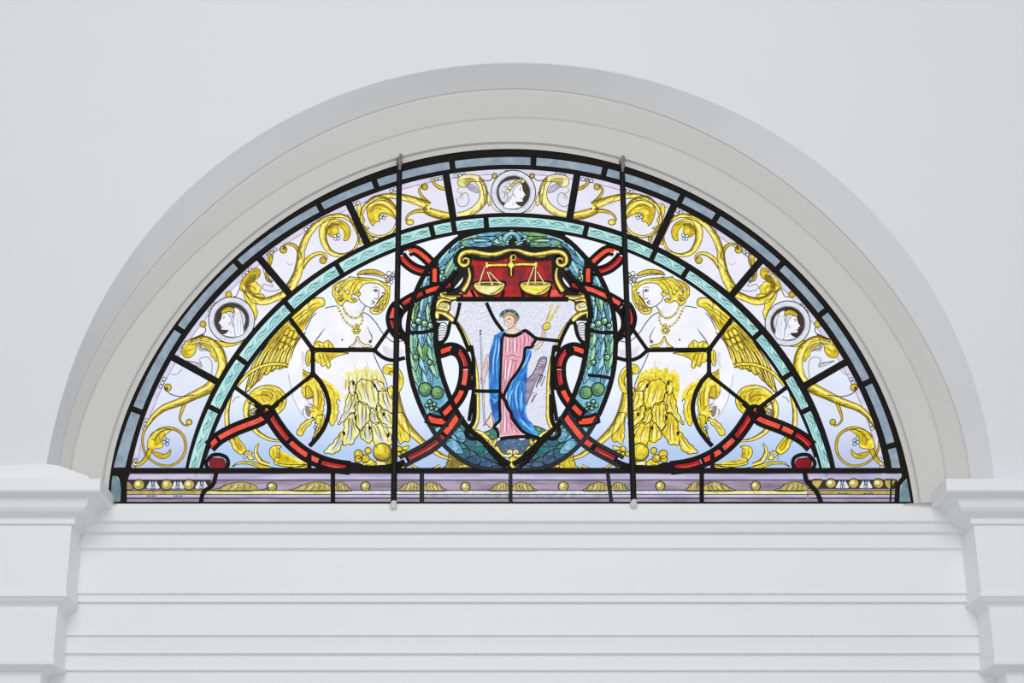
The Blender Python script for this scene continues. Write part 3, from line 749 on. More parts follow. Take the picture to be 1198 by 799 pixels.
# centre panel scrolls
for mx in (None, 1201.0):
    q = Art('acanthus_scroll', frieze[4].o, 1); q.mx = mx
    q.stem(F(142,368, 190,358, 238,328, 262,285, 258,235, 232,200), [6,8,9,9,9,7], 'paleyel', 1, 'egg')
    q.leaf(F(142,218, 150,188, 190,176, 235,182, 262,205, 240,210, 205,212, 180,235, 155,232), 'paleyel', shade='egg')
    q.leaf(F(245,190, 268,215, 282,255, 298,300, 288,325, 278,300, 270,320, 262,260), 'paleyel')
    q.S(F(150,235, 140,255, 165,270, 160,292), 1.1, 'egg'); q.S(F(135,285, 145,320, 175,325, 195,300, 185,265, 160,268, 150,290), 1, 'fine')
    q.leaf(F(175,225, 200,220, 228,235, 240,262, 215,258, 195,245), 'grey', 'fine', .7)
    q.S(F(262,203, 290,205, 306,190), 1.1, 'line'); c = F(314,183)[0]; q.ball(c[0],c[1],3,'egg')
    q.S(F(290,300, 320,345, 370,355), 1.2, 'egg'); q.veins(F(240,200, 258,235, 262,270), F(262,215, 276,260, 284,310), F(150,205, 180,195, 210,195))
    q.build()
mo = medallion(frieze[4].o, 600.6, 225.2, 26, 19.5); profile_head(mo, 600.6, 225.2, 19.5, 1, False, True)
mo = medallion(frieze[1].o, 271, 374.5, 27, 20.5); profile_head(mo, 270, 375, 19.5, -1, True, False)
mo = medallion(frieze[7].o, 921.5, 378.5, 26.5, 20); profile_head(mo, 922, 378.5, 19.5, 1, True, False)
# ------------------------------------------------------------------ the two winged figures and the scrolls around them
DD = D
def winged(mx, rich):
    Y, Y2, PALE = 'yellow', 'yellow2', ('yellow' if rich else 'paleyel')
    def part(name, par, z): q = Art(name, par, z); q.mx = mx; return q
    root = part('winged_figure', win, 5)
    # body (one continuous painted flesh shape) and arms
    b = root
    b.poly(DD(375,285, 300,302, 250,330, 212,378, 190,430, 188,475, 226,520, 236,600, 240,690, 290,716, 345,750, 385,800, 395,900, 420,950, 640,950, 668,800, 652,722, 606,640, 585,562, 600,556, 640,590, 700,612, 765,590, 772,540, 765,488, 700,500, 640,450, 600,390, 560,345, 522,318, 520,280, 440,240), 'skin', 0)
    arm = R_(700,262, 668,300, 640,360, 604,425, 578,500, 556,560, 556,620, 566,680, 590,740) + T_(585,250, 602,290, 622,325, 650,372, 690,402, 712,380, 700,340, 722,312, 700,290, 672,262, 652,240, 640,200, 648,120) + R_(655,560, 666,520, 690,445, 735,400, 760,330)
    b.poly(arm, 'skin', 1)
    b.S(T_(556,100, 562,140, 578,205, 590,262, 616,318, 648,372, 690,402), .9, 'grey', 3)
    b.S(T_(640,200, 652,245, 690,285, 722,310), .9, 'grey', 3); b.S(T_(700,340, 670,318), .8, 'grey', 3, smooth=False)
    b.poly(T_(668,312, 690,318, 706,350, 700,385, 680,380, 668,345), 'stone', 2); b.S(T_(690,318, 712,322, 724,334), .9, 'line', 4); b.S(T_(684,300, 706,306, 720,318), .9, 'line', 4); b.S(T_(660,330, 650,350, 660,372), .9, 'line', 4); b.S(T_(700,352, 716,350, 722,344), .9, 'line', 4); b.veins(T_(668,322, 700,328), T_(670,336, 704,342), T_(672,352, 704,356), mat='line', l=4)
    b.poly(R_(640,470, 660,470, 668,510, 656,560, 640,575, 645,520), 'skinshade', 2)
    for g in (DD(300,302, 345,292, 372,290), DD(520,325, 560,345, 600,390, 640,450, 700,500, 765,490), DD(250,330, 222,360, 205,395, 186,430)): b.S(g, 1.1, 'line', 3)
    b.S(DD(190,440, 165,470, 140,500, 118,545, 100,600), 1.0, 'line', 3)
    b.S(DD(188,440, 175,475), .9, 'fine', 3, smooth=False)
    b.S(DD(300,420, 275,455, 248,490, 236,512), 1.2, 'line', 3, w1='taper')
    b.S(DD(545,408, 562,440, 575,470, 574,492, 560,500), 1.1, 'line', 3, w1='taper')
    b.S(DD(584,566, 606,620, 640,690, 662,745, 668,800), 1.1, 'line', 3)
    b.S(DD(440,240, 430,270), .7, 'fine', 3, smooth=False)
    b.S(DD(345,372, 350,400), .1, 'fine', 3, smooth=False)
    b.dot(*DD(402,487)[0], 1.1, 'line', 3); b.dot(*DD(566,498)[0], 2.2, 'stone', 3); b.dot(*DD(566,498)[0], .9, 'line', 4)
    for g in (DD(280,440, 262,468, 244,500, 268,470), DD(640,520, 700,545, 755,545, 752,578, 700,592, 650,570), DD(480,480, 470,505, 450,525, 490,530, 500,500)): b.poly(g, 'skinshade', 1)
    for g in (DD(430,690, 445,720, 452,790), DD(470,620, 478,700, 470,780), DD(540,600, 560,680, 580,760), DD(400,700, 415,760, 420,800)): b.S(g, 2.2, 'skinshade', 2, w1='taper')
    # face with features
    b.poly(U(330,330, 345,290, 380,262, 450,245, 530,258, 562,300, 578,340, 548,362, 512,396, 482,448, 452,472, 430,478, 390,462, 350,432, 318,398, 300,370), 'skin', 4)
    b.S(U(318,372, 322,402, 350,436, 390,464, 432,478, 462,470, 486,440, 512,398, 545,362), 1.0, 'line', 7)
    b.S(U(452,318, 475,308, 494,318, 486,330, 468,326, 452,318), .9, 'line', 7); b.dot(*U(478,319)[0], .95, 'line', 8)
    b.S(U(448,296, 475,286, 505,298), .9, 'fine', 7); b.S(U(530,340, 548,340, 560,348), .9, 'line', 7); b.dot(*U(546,345)[0], .8, 'line', 8)
    b.S(U(508,310, 504,345, 498,378, 492,396, 474,398, 458,388), .9, 'line', 7)
    b.S(U(436,414, 452,418, 466,428, 460,436, 446,436), 1.2, 'line', 7); b.S(U(430,440, 445,448, 455,446), .9, 'fine', 7)
    b.poly(U(520,360, 545,350, 520,385, 495,425, 480,440, 495,400), 'skinshade', 5)
    b.S(U(380,466, 362,500, 345,522, 338,548), 1.0, 'line', 7); b.poly(U(360,468, 385,468, 362,505, 330,530, 300,520, 340,500), 'skinshade', 5)
    ob = b.build()
    # wing
    w = part('wing', ob, 1)
    w.leaf(R_(562,245, 600,212, 640,178, 690,128, 740,105, 785,108, 799,130, 792,158, 756,172, 722,205, 700,240, 682,268, 668,300, 655,335, 625,318, 590,282), Y, 'line', 1, l=0)
    w.leaf(R_(545,262, 575,285, 605,310, 640,352, 622,400, 598,450, 575,520, 562,560, 520,572, 505,566, 492,582, 462,578, 440,596, 425,598, 402,622, 392,606, 380,612, 345,668, 300,715, 268,735, 276,690, 290,640, 312,560, 350,500, 400,430, 450,360, 500,305), Y, 'line', 1, l=0)
    w.poly(R_(605,310, 640,352, 615,410, 585,470, 565,545, 545,560, 555,480, 580,400, 590,350), Y2, 1)
    w.poly(R_(600,290, 660,240, 700,195, 740,165, 700,240, 660,320, 625,312), Y2, 1)
    tips = [(270,735),(300,700),(345,662),(400,620),(440,596),(495,582),(545,566)]
    for i in range(7):
        f_ = i/6; r0 = (556+80*f_, 275+85*f_); tp = tips[i]
        mid = ((r0[0]+tp[0])/2-26+10*f_, (r0[1]+tp[1])/2-22+18*f_); dx, dy = tp[0]-r0[0], tp[1]-r0[1]; d_ = math.hypot(dx, dy); nx, ny = -dy/d_, dx/d_
        hw = 20
        g = [r0, (mid[0]-nx*hw*-.8, mid[1]-ny*hw*-.8), (tp[0]-dx*.12+nx*hw*.8, tp[1]-dy*.12+ny*hw*.8), tp, (tp[0]-dx*.1-nx*hw*.75, tp[1]-dy*.1-ny*hw*.75), (mid[0]-nx*hw, mid[1]-ny*hw)]
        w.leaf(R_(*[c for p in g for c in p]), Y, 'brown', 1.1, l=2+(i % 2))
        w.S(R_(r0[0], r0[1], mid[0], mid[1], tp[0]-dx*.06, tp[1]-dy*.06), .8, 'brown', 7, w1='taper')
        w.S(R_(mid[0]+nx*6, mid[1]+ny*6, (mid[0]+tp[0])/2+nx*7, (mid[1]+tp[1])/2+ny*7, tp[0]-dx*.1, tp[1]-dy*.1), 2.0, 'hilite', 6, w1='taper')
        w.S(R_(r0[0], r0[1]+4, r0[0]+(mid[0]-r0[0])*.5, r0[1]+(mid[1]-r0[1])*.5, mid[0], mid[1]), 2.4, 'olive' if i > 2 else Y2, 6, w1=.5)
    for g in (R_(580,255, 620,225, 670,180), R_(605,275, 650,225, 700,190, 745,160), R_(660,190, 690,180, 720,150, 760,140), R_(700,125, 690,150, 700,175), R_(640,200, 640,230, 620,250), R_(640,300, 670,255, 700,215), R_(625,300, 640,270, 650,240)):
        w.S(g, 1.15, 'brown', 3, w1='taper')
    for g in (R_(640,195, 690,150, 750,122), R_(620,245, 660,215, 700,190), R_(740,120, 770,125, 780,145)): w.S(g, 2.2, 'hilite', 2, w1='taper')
    for cx_, cy_ in ((545,330),(570,345),(600,355),(525,375),(555,388),(585,400),(505,420),(538,430)):
        w.leaf(R_(cx_+14,cy_-22, cx_+18,cy_, cx_,cy_+26, cx_-14,cy_+30, cx_-16,cy_+8, cx_-4,cy_-14), Y, 'brown', .9, l=8)
    w.build()
    # feather girdle under the arm and across the breast
    g_ = part('feather_girdle', ob, 8)
    g_.leaf(DD(236,515, 262,495, 290,505, 315,490, 335,505, 352,528, 340,545, 290,552, 240,550), Y, 'line', .9)
    g_.leaf(DD(250,560, 240,585, 248,615, 270,622, 285,645, 305,635, 318,656, 334,640, 330,610, 360,590, 400,575, 440,564, 330,560), Y, 'line', .9)
    g_.leaf(DD(192,565, 214,548, 222,585, 205,640, 190,625), Y, 'line', .9)
    g_.poly(DD(270,565, 300,575, 310,610, 330,600, 380,572, 330,562), Y2, 1)
    g_.leaf(DD(487,470, 478,498, 455,522, 440,532, 500,532, 575,530, 555,516, 528,512, 505,492, 496,470), PALE, 'line', .9)
    g_.leaf(DD(488,492, 478,515, 470,530, 520,531, 505,512), 'skin', 'fine', .7, l=3)
    for g in (DD(262,500, 268,525, 262,545), DD(292,508, 296,530, 290,548), DD(318,495, 322,520, 320,545), DD(262,565, 272,590, 282,640), DD(285,565, 296,600, 315,645), DD(305,565, 318,590, 328,620), DD(205,560, 204,600, 198,628)): g_.S(g, 1, 'brown', 4, w1='taper')
    g_.build()
    # skirt of feathers
    k_ = part('feather_skirt', ob, 9)
    base = V(190,60, 240,45, 262,60, 290,20, 340,40, 400,50, 440,90, 480,70, 500,100, 548,180, 556,370, 546,480, 400,500, 330,460, 300,430, 240,500, 190,490, 185,520, 130,556, 60,546, 120,480, 178,385, 215,290, 162,346, 150,340, 190,270, 205,200, 192,130)
    k_.poly(base, PALE, 0)
    k_.poly(V(190,40, 235,-30, 480,-30, 495,60, 440,110, 400,60, 340,60, 290,30, 250,70, 210,90), 'skin', 0) if False else None
    for g in (V(200,-20, 232,10, 245,60, 225,110, 205,150, 192,120, 188,60), V(250,0, 262,60, 272,110, 250,130, 238,70)):
        k_.poly(g, 'skin' if not rich else Y, 1)
    for a_, b_, w_ in ((205,-20,30),(225,-45,38),(252,-30,34),(285,-60,44),(320,-50,46),(355,-70,44),(392,-55,44),(428,-50,40),(458,-30,34),(478,0,24)):
        k_.S(V(a_,b_, a_+2,b_+50, a_,95), w_/6.146, PALE if not rich else Y, 1, w1='taper')
        k_.S(V(a_+8,b_+40, a_+8,b_+80, a_+4,100), 1.6, 'featherroot' if not rich else Y2, 2, w1='taper')
    feathers = [
      V(190,400, 182,500, 165,530, 130,555, 60,546, 120,480),
      V(400,350, 450,336, 520,400, 545,470, 520,500, 480,488, 420,492),
      V(320,400, 366,340, 400,400, 402,452, 388,478, 360,470, 330,452),
      V(215,290, 282,275, 290,360, 312,412, 288,436, 272,470, 240,498, 228,488, 190,490, 196,400),
      V(440,215, 500,250, 552,280, 548,368, 520,366, 480,334, 440,285),
      V(388,240, 430,240, 444,300, 448,330, 430,350, 412,330, 390,320),
      V(290,190, 360,200, 388,260, 376,325, 345,355, 332,392, 312,380, 286,352, 278,270),
      V(232,130, 268,110, 302,160, 298,200, 272,262, 245,262, 222,300, 160,345, 200,260, 212,200),
      V(452,100, 500,102, 522,140, 548,182, 550,262, 515,248, 495,235, 478,240, 452,195),
      V(284,80, 330,24, 420,60, 446,150, 436,205, 428,244, 405,240, 380,205, 360,208, 310,180),
      V(238,60, 266,40, 284,90, 270,130, 244,128), V(405,40, 440,30, 482,60, 500,100, 470,108, 440,100)]
    for i, g in enumerate(feathers):
        k_.leaf(g, PALE, 'line', 1.05, l=(i % 3)+1, lobe=1.5, f=3.0)
        cx = sum(p[0] for p in g)/len(g); top = min(p[1] for p in g); bot = max(p[1] for p in g)
        tx = sum(p[0] for p in g if p[1] < top+(bot-top)*.35)/max(1, len([p for p in g if p[1] < top+(bot-top)*.35]))
        bx = sum(p[0] for p in g if p[1] > bot-(bot-top)*.35)/max(1, len([p for p in g if p[1] > bot-(bot-top)*.35]))
        h_ = bot-top
        for o_, m_, w0 in ((-1.8, 'featherroot' if not rich else Y2, 2.6), (1.6, 'featherroot' if not rich else Y2, 2.2)):
            k_.S([(tx+o_, top+h_*.12), (tx+o_*1.3+(bx-tx)*.3, top+h_*.4), (tx+o_+(bx-tx)*.6, top+h_*.68)], w0, m_, 7, w1=.4)
        k_.S([(tx, top+h_*.3), (tx+(bx-tx)*.5, top+h_*.6), (bx, bot-h_*.12)], 3.4 if rich else 4.2, 'hilite' if rich else 'white', 6, w1='taper')
    l0 = 6
    for g in (V(300,95, 320,140, 330,170), V(345,60, 360,120, 385,190), V(400,70, 410,130, 425,200), V(330,210, 335,280, 330,370), V(300,210, 300,270, 310,350), V(355,215, 360,280, 350,340), V(470,125, 490,180, 520,240), V(500,110, 515,170, 535,230), V(460,235, 490,290, 530,340), V(510,262, 530,300, 540,350),
              V(240,140, 255,180, 235,240, 190,310), V(270,140, 280,180, 262,240), V(225,300, 235,370, 215,460), V(262,290, 270,360, 285,410), V(245,300, 255,400, 245,470), V(340,380, 350,420, 355,460), V(375,370, 388,410, 385,455), V(430,350, 455,400, 470,470), V(470,360, 500,410, 520,470), V(405,255, 415,290, 425,330), V(180,420, 150,480, 110,530)):
        k_.S(g, 1.0, 'brown' if rich else 'dkbrown', l0+2, w1='taper')
    for x, y in ((268,48), (420,70), (282,300), (385,372), (200,412), (485,275), (518,425)): c = V(x,y)[0]; k_.dot(c[0], c[1], 1.6, 'line', l0+3, ry=2.6)
    k_.build()
    # hair, crown, jewel
    h = part('hair', ob, 12)
    h.leaf(U(70,332, 78,282, 130,240, 200,214, 238,192, 225,188, 285,196, 335,200, 400,204, 482,214, 552,238, 604,268, 608,332, 602,400, 582,452, 552,500, 500,538, 440,532, 422,490, 452,478, 486,446, 520,398, 556,356, 566,318, 548,288, 500,258, 430,247, 372,257, 338,290, 318,322, 336,352, 306,372, 262,352, 252,380, 302,402, 290,426, 242,432, 210,412, 182,432, 152,462, 112,432, 96,392, 72,362), Y, 'line', .9)
    h.poly(U(560,350, 590,360, 585,420, 550,480, 500,515, 450,512, 480,480, 520,440), Y2, 1)
    h.poly(U(470,470, 500,455, 540,400, 500,490, 460,498), 'olive', 2)
    h.poly(U(110,300, 160,280, 150,340, 180,370, 130,380, 90,350), Y2, 1); h.poly(U(110,395, 150,385, 170,410, 140,425), 'olive', 2)
    for g in (U(240,205, 320,215, 400,225, 480,225), U(330,205, 280,240, 240,300, 215,370), U(300,215, 220,240, 180,290, 200,350), U(260,215, 170,250, 130,300, 140,360), U(200,225, 120,260, 92,310, 105,365), U(360,220, 310,250, 270,310, 255,350), U(120,390, 160,380, 175,400, 150,420, 130,410), U(560,300, 590,340, 580,420), U(545,400, 540,450, 500,500), U(580,380, 560,450, 520,505), U(445,505, 490,520, 530,500), U(500,225, 550,255, 590,300), U(300,310, 320,340, 290,350), U(230,385, 260,410, 285,408), U(165,270, 160,300, 185,330)):
        h.S(g, .95, 'brown', 4, w1='taper')
    for g in (U(150,255, 220,235, 300,222), U(420,230, 500,240, 550,265), U(100,300, 105,340, 120,365), U(440,520, 480,528, 520,512)): h.S(g, 1.5, 'hilite', 3, w1='taper')
    for cx_, cy_, r_ in ((125,310,26),(150,350,20),(190,300,26),(215,335,22),(265,385,18),(282,330,18),(140,405,14),(560,430,20),(530,480,20),(480,505,16)):
        p = U(cx_,cy_)[0]; r_ /= 8
        h.S([(p[0]+r_*math.cos(t), p[1]+r_*.9*math.sin(t)) for t in (0,.9,1.8,2.7,3.6,4.5)], .8, 'brown', 5, n=3)
        h.S([(p[0]+r_*.55*math.cos(t), p[1]+r_*.5*math.sin(t)) for t in (2.4,3.4,4.4,5.2)], 1.1, 'white', 4, n=3)
    h.build()
    c_ = part('crown', ob, 14)
    c_.leaf(U(305,180, 318,168, 400,172, 480,182, 560,205, 580,232, 560,242, 480,214, 400,202, 330,196), 'white', 'line', .9)
    c_.leaf(U(305,165, 330,140, 400,122, 470,124, 540,150, 572,178, 545,182, 480,168, 400,162, 330,172), Y2, 'line', .9, l=1)
    for i in range(9): x, y = U(345+i*24, 158+(i-3)**2*.9)[0]; c_.dot(x, y, .8, 'line', 6)
    for x, y, r in ((590,215,3.0),(600,160,2.6),(572,190,2.0),(622,205,2.2),(636,175,2.4),(600,262,2.2),(622,240,1.8),(640,200,1.8),(612,190,2.0)):
        p = U(x,y)[0]; c_.ball(p[0], p[1], r, 'white', 'line', .8, 5, 7)
    p = U(588,228)[0]; c_.ball(p[0], p[1], 1.8, Y2, 'line', .7, 8, 9); p = U(650,160)[0]; c_.ball(p[0], p[1], 2.2, 'white', 'line', .8, 5, 7)
    c_.build()
    n_ = part('bead_necklace', ob, 10)
    for path, n in ((U(165,462, 180,500, 205,538, 250,570, 295,575, 335,548, 345,520), 11), (U(125,480, 150,530, 180,590, 232,642, 285,660, 330,640, 352,590, 345,540), 14)):
        q = spline(path, False, 12); L_ = [0]
        for i in range(1, len(q)): L_.append(L_[-1]+math.dist(q[i], q[i-1]))
        for k in range(n):
            t = L_[-1]*k/(n-1); i = min(len(q)-1, next(i for i, v in enumerate(L_) if v >= t-1e-6))
            n_.dot(q[i][0], q[i][1], 1.55, 'line', 0); n_.dot(q[i][0]-.15, q[i][1]-.15, 1.15, Y2 if k % 2 else Y, 1)
    x, y = U(295,692)[0]
    for a in range(6): n_.dot(x+3.6*math.cos(a*1.047), y+3.4*math.sin(a*1.047), 1.9, 'line', 0); n_.dot(x+3.6*math.cos(a*1.047), y+3.4*math.sin(a*1.047), 1.3, Y, 1)
    n_.ball(x, y, 1.9, 'hilite', 'line', .8, 2, 3); n_.ball(x+.3, y-6, 1.6, Y, 'line', .8, 2, 3)
    n_.build()
    # scroll that springs from the foot and curls over the hand
    s = part('scroll_branch', win, 3.4)
    s.band(spline(T_(215,190, 300,100, 400,52, 500,44, 560,56)), spline(T_(208,172, 290,82, 395,32, 500,24, 600,48)), Y, 0)
    s.S(spline(T_(215,190, 300,100, 400,52, 500,44, 560,56)), .9, 'line', 3, smooth=False); s.S(T_(208,172, 290,82, 395,32, 500,24, 600,48, 700,98), .9, 'line', 3)
    s.leaf(T_(540,40, 600,48, 650,70, 712,112, 700,138, 672,150, 648,152, 640,136, 612,128, 596,104, 578,98, 566,72), Y, 'line', .9, lobe=1.3)
    s.leaf(T_(722,112, 770,182, 795,270, 790,330, 778,400, 768,470, 745,528, 722,552, 714,540, 735,470, 728,400, 700,375, 690,350, 712,318, 722,285, 716,252, 700,262, 680,272, 664,252, 650,245, 652,225, 640,205, 645,165, 672,140), Y, 'line', .9, lobe=1.3)
    s.leaf(T_(672,182, 700,190, 720,232, 716,262, 695,256, 682,270, 672,250), Y2, 'line', .9, l=1)
    s.leaf(T_(612,498, 628,458, 655,425, 690,402, 722,398, 700,436, 668,466, 655,498, 628,512), Y, 'line', .9, lobe=1.3)
    s.leaf(T_(742,395, 770,372, 790,375, 796,420, 778,480, 745,528, 722,552, 714,540, 742,480), Y, 'line', .9, lobe=1.3)
    s.poly(T_(740,200, 765,220, 775,290, 755,350, 745,280), Y2, 2); s.poly(T_(640,75, 690,105, 690,125, 650,110), Y2, 2)
    for g in (T_(735,160, 755,230, 755,320), T_(760,190, 778,260, 770,340), T_(700,300, 740,320, 760,350), T_(620,70, 660,95, 695,112), T_(630,485, 660,450, 700,415), T_(765,400, 765,450, 735,520), T_(600,60, 625,90, 640,120)): s.S(g, 1, 'brown', 4, w1='taper')
    for g in (T_(725,170, 740,240, 738,310), T_(645,470, 680,430, 705,412)): s.S(g, 1.5, 'hilite', 3, w1='taper')
    for x, y in ((742,440),(734,458),(746,466)): p = T_(x,y)[0]; s.ball(p[0], p[1], 1.7, 'white', 'line', .8, 4, 6)
    # spiral
    s.stem(T_(300,262, 275,330, 290,410, 340,480, 410,528, 475,545, 545,550), [6.5,7,6.5,5.5,4,2.4,1], Y, -1, veins=9)
    s.leaf(T_(300,228, 350,190, 420,174, 490,190, 532,235, 542,285, 522,335, 480,366, 455,340, 420,345, 380,330, 345,325, 310,300, 285,285), Y, 'line', 1)
    s.leaf(T_(285,370, 300,340, 345,325, 372,340, 345,360, 315,385, 300,400), Y2, 'line', .9)
    s.poly(T_(470,200, 515,240, 525,300, 495,345, 505,290, 485,240), Y2, 2); s.poly(T_(380,215, 430,215, 460,250, 450,290, 410,280, 370,265), Y2, 2)
    for g in (T_(345,215, 400,198, 460,215, 480,250), T_(320,250, 370,240, 420,245, 445,275), T_(420,210, 450,240, 430,285), T_(455,235, 485,260, 460,295), T_(500,215, 520,270, 500,330), T_(300,340, 310,360, 300,385), T_(370,260, 390,275, 400,295)): s.S(g, 1.1, 'brown', 4, w1='taper')
    s.S(T_(330,225, 390,200, 440,202), 1.7, 'hilite', 3, w1='taper')
    for x, y in ((318,352),(330,362),(316,368)): p = T_(x,y)[0]; s.ball(p[0], p[1], 1.7, 'white', 'line', .7, 4, 6)
    # stalk on the outer side, bulb and foliage at its foot
    s.stem(T_(178,225, 158,290, 146,360, 148,430, 160,490, 185,550), [2,3.6,5,5.4,6,8], Y, -1, veins=9)
    s.leaf(T_(160,480, 200,505, 230,540, 262,580, 272,610, 258,630, 235,636, 200,612, 178,575), Y, 'line', .9, shade=Y2)
    s.veins(T_(190,520, 205,570, 235,610), T_(215,540, 235,570, 250,600))
    s.leaf(T_(258,640, 285,612, 318,625, 310,640, 328,668, 295,672, 282,655), Y, 'line', .9); s.P(T_(248,665, 300,612, 312,620, 258,672), 'lgrey', 4); s.S(T_(248,665, 300,612, 312,620, 258,672), .8, 'line', 6, smooth=False, closed=True)
    s.leaf(T_(180,722, 210,695, 260,684, 330,690, 400,712, 480,728, 600,722, 690,702, 690,722, 600,738, 480,745, 380,732, 300,705, 220,702), Y, 'line', .9)
    s.stem(T_(360,562, 340,600, 345,645, 375,685, 430,705), [1,3.4,5,5,3], Y, -1, veins=8)
    s.leaf(T_(512,585, 488,578, 455,582, 432,602, 432,640, 452,668, 480,690, 510,700, 600,706, 690,702, 690,712, 590,722, 500,712, 460,695, 470,660, 500,655, 492,628, 498,608, 488,600), Y, 'line', .9, shade=Y2)
    s.veins(T_(455,600, 455,630, 470,660), T_(480,590, 478,620, 488,650), T_(250,690, 320,700, 400,722))
    s.S(T_(185,290, 200,262, 232,250), 1.1, 'fine', 3)
    s.build(); s = part('curled_leaf', win, 3.4)
    s.leaf(E_(250,45, 320,88, 382,140, 380,192, 348,178, 356,235, 338,300, 312,316, 308,250, 302,160, 278,95), Y, 'line', .9, lobe=1.3)
    s.veins(E_(290,90, 330,130, 340,175), E_(315,170, 335,220, 325,280))
    s.build(); s = part('small_volute', win, 3.4)
    s.leaf(DD(640,652, 665,632, 705,636, 742,668, 760,720, 752,765, 728,800, 700,792, 722,760, 726,715, 705,680, 680,672, 672,690, 645,680), Y, 'line', .9, shade=Y2)
    s.veins(DD(700,648, 735,690, 740,745), DD(655,645, 680,655, 700,668))
    s.leaf(DD(610,760, 640,750, 665,775, 690,755, 700,800, 660,830, 620,810), Y, 'line', .9)
    s.build()
    # horn and leaf stem passing behind the ribbon
    c = part('leafy_horn', win, 1.6)
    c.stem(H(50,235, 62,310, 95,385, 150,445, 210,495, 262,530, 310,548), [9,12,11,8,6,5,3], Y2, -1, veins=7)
    c.leaf(H(60,380, 62,330, 95,345, 105,385, 118,440, 108,470, 92,462, 78,478, 62,450), Y, 'line', .9, lobe=1.3)
    c.veins(H(75,350, 85,400, 98,450), H(68,400, 75,440, 78,465))
    c.leaf(H(270,602, 290,572, 300,540, 305,512, 328,528, 352,545, 366,575, 352,600, 318,606), 'yellow2' if rich else 'olive', 'line', .9, lobe=1.3)
    c.veins(H(310,530, 318,560, 300,595), H(335,550, 345,575, 335,600))
    c.stem(H(120,572, 165,598, 215,598, 262,578), [2,3.4,3,3], Y2, 1, veins=6)
    c.stem(H(352,585, 400,580, 450,590, 500,602), [4,3.4,2.2,1], Y2, 1, veins=6)
    c.build()
    # fruit heap
    f = part('fruit_heap', win, 12.5)
    f.poly(V(490,590, 545,580, 545,665, 500,675, 505,630), 'olive', 0)
    p = V(612,650)[0]; f.ball(p[0], p[1], 5.6, Y2, 'line', 1, 1, 4, ry=3.8)
    f.leaf(V(330,632, 360,618, 395,600, 428,622, 420,650, 390,668, 350,660, 330,668, 342,648), Y, 'line', .9, l=0, lobe=1.3)
    f.leaf(V(425,615, 470,608, 502,628, 500,655, 470,672, 432,660), 'paleyel', 'line', .9, l=1)
    for x, y, r in ((305,562,5.2),(372,536,3.8),(300,597,4.2),(355,592,4.6),(595,525,3.6),(630,553,3.9),(600,560,3.2),(560,560,3)):
        p = V(x,y)[0]; f.ball(p[0], p[1], r, Y2, 'line', 1, 2, 4); f.dot(p[0]-r*.3, p[1]-r*.3, r*.4, Y, 3)
    f.leaf(V(615,515, 640,505, 668,500, 655,528, 630,540), Y, 'line', .9, l=2)
    p = V(475,547)[0]; f.ball(p[0], p[1], 10.8, 'olive', 'line', 1.1, 3, 5); f.dot(p[0]-1, p[1]-1, 9, Y2, 4); f.dot(p[0]-2.5, p[1]-3, 5.2, Y, 5); f.dot(*V(435,510)[0], .8, 'line', 6)
    f.veins(V(350,640, 380,635, 410,630), V(440,640, 470,640, 495,645), l=5)
    f.build()
    return ob
wl = winged(None, False); wl['label'] = 'left winged figure with pale feather skirt'
wr = winged(AX, True); wr['label'] = 'right winged figure with golden feather skirt'
# leads of the field, drawn once for the left and mirrored for the right
for mx in (None, AX):
    ld.mx = mx
    for g, w in ((pts(338,371, 366,409), 5.4), (pts(366,409, 438,409.6), 5.2), (pts(438,409.6, 456,384), 4.6), (pts(366,409, 366,437), 5.2),
                 (pts(366,438, 331,466, 314,480), 4.6), (pts(275,453, 309,478), 5), (pts(362,530, 362,550), 5.2)): ld.came(g, w, smooth=False)
    ld.came(pts(438,409.6, 448,418, 460,421.5, 474,418.5), 4.6)
    ld.came(pts(366,437, 375,447, 382,461, 385,479, 380,498, 371,512, 362,522), 5.4)
    ld.lump(ring_pts(366,409,3.8,12)); ld.lump(ring_pts(366,437,3.4,12)); ld.lump(ring_pts(438,409.6,3.4,12))
    if mx is None: ld.lump(pts(447,382, 451,384, 451,384.5)) if False else None
ld.mx = None
# ------------------------------------------------------------------ fruit wreath
PO2 = P_
outerL = pts(597,268.2, 575,268.8, 556,272, 538,278, 527,286, 516,297, 506,308, 496,322, 488,338, 482,355, 478.5,372, 477,390, 477,412, 479,432, 483,450, 488,465, 494,480, 502,496, 512,512, 526,527, 545,541, 565,548, 597,551)
innerL = pts(597,291, 575,290.5, 558,289, 545,293, 538,301, 536,312, 530,322, 521,332, 512,342, 508.5,352, 506.5,362, 506.5,372, 510,384, 510,402, 513,420, 517,438, 523,456, 529,471, 538,487, 549,502, 560,511, 570,521, 580,530, 588,538, 597,543)
NW = 60
def resamp(pl, n):
    q = spline(pl, False, 8); L_ = [0]
    for i in range(1, len(q)): L_.append(L_[-1]+math.dist(q[i], q[i-1]))
    out = []; j = 0
    for k in range(n):
        t = L_[-1]*k/(n-1)
        while j < len(L_)-2 and L_[j+1] < t: j += 1
        f = (t-L_[j])/((L_[j+1]-L_[j]) or 1); out.append((q[j][0]+(q[j+1][0]-q[j][0])*f, q[j][1]+(q[j+1][1]-q[j][1])*f))
    return out
oL, iL = resamp(outerL, NW), resamp(innerL, NW)
def wr(u, v):           # u 0 top .. 1 bottom, v 0 outer .. 1 inner
    t = u*(NW-1); i = int(max(0, min(t, NW-2))); f = t-i
    a = (oL[i][0]+(oL[i+1][0]-oL[i][0])*f, oL[i][1]+(oL[i+1][1]-oL[i][1])*f); b = (iL[i][0]+(iL[i+1][0]-iL[i][0])*f, iL[i][1]+(iL[i+1][1]-iL[i][1])*f)
    return (a[0]+(b[0]-a[0])*v, a[1]+(b[1]-a[1])*v)
wreath = Art('fruit_wreath', win, 2)
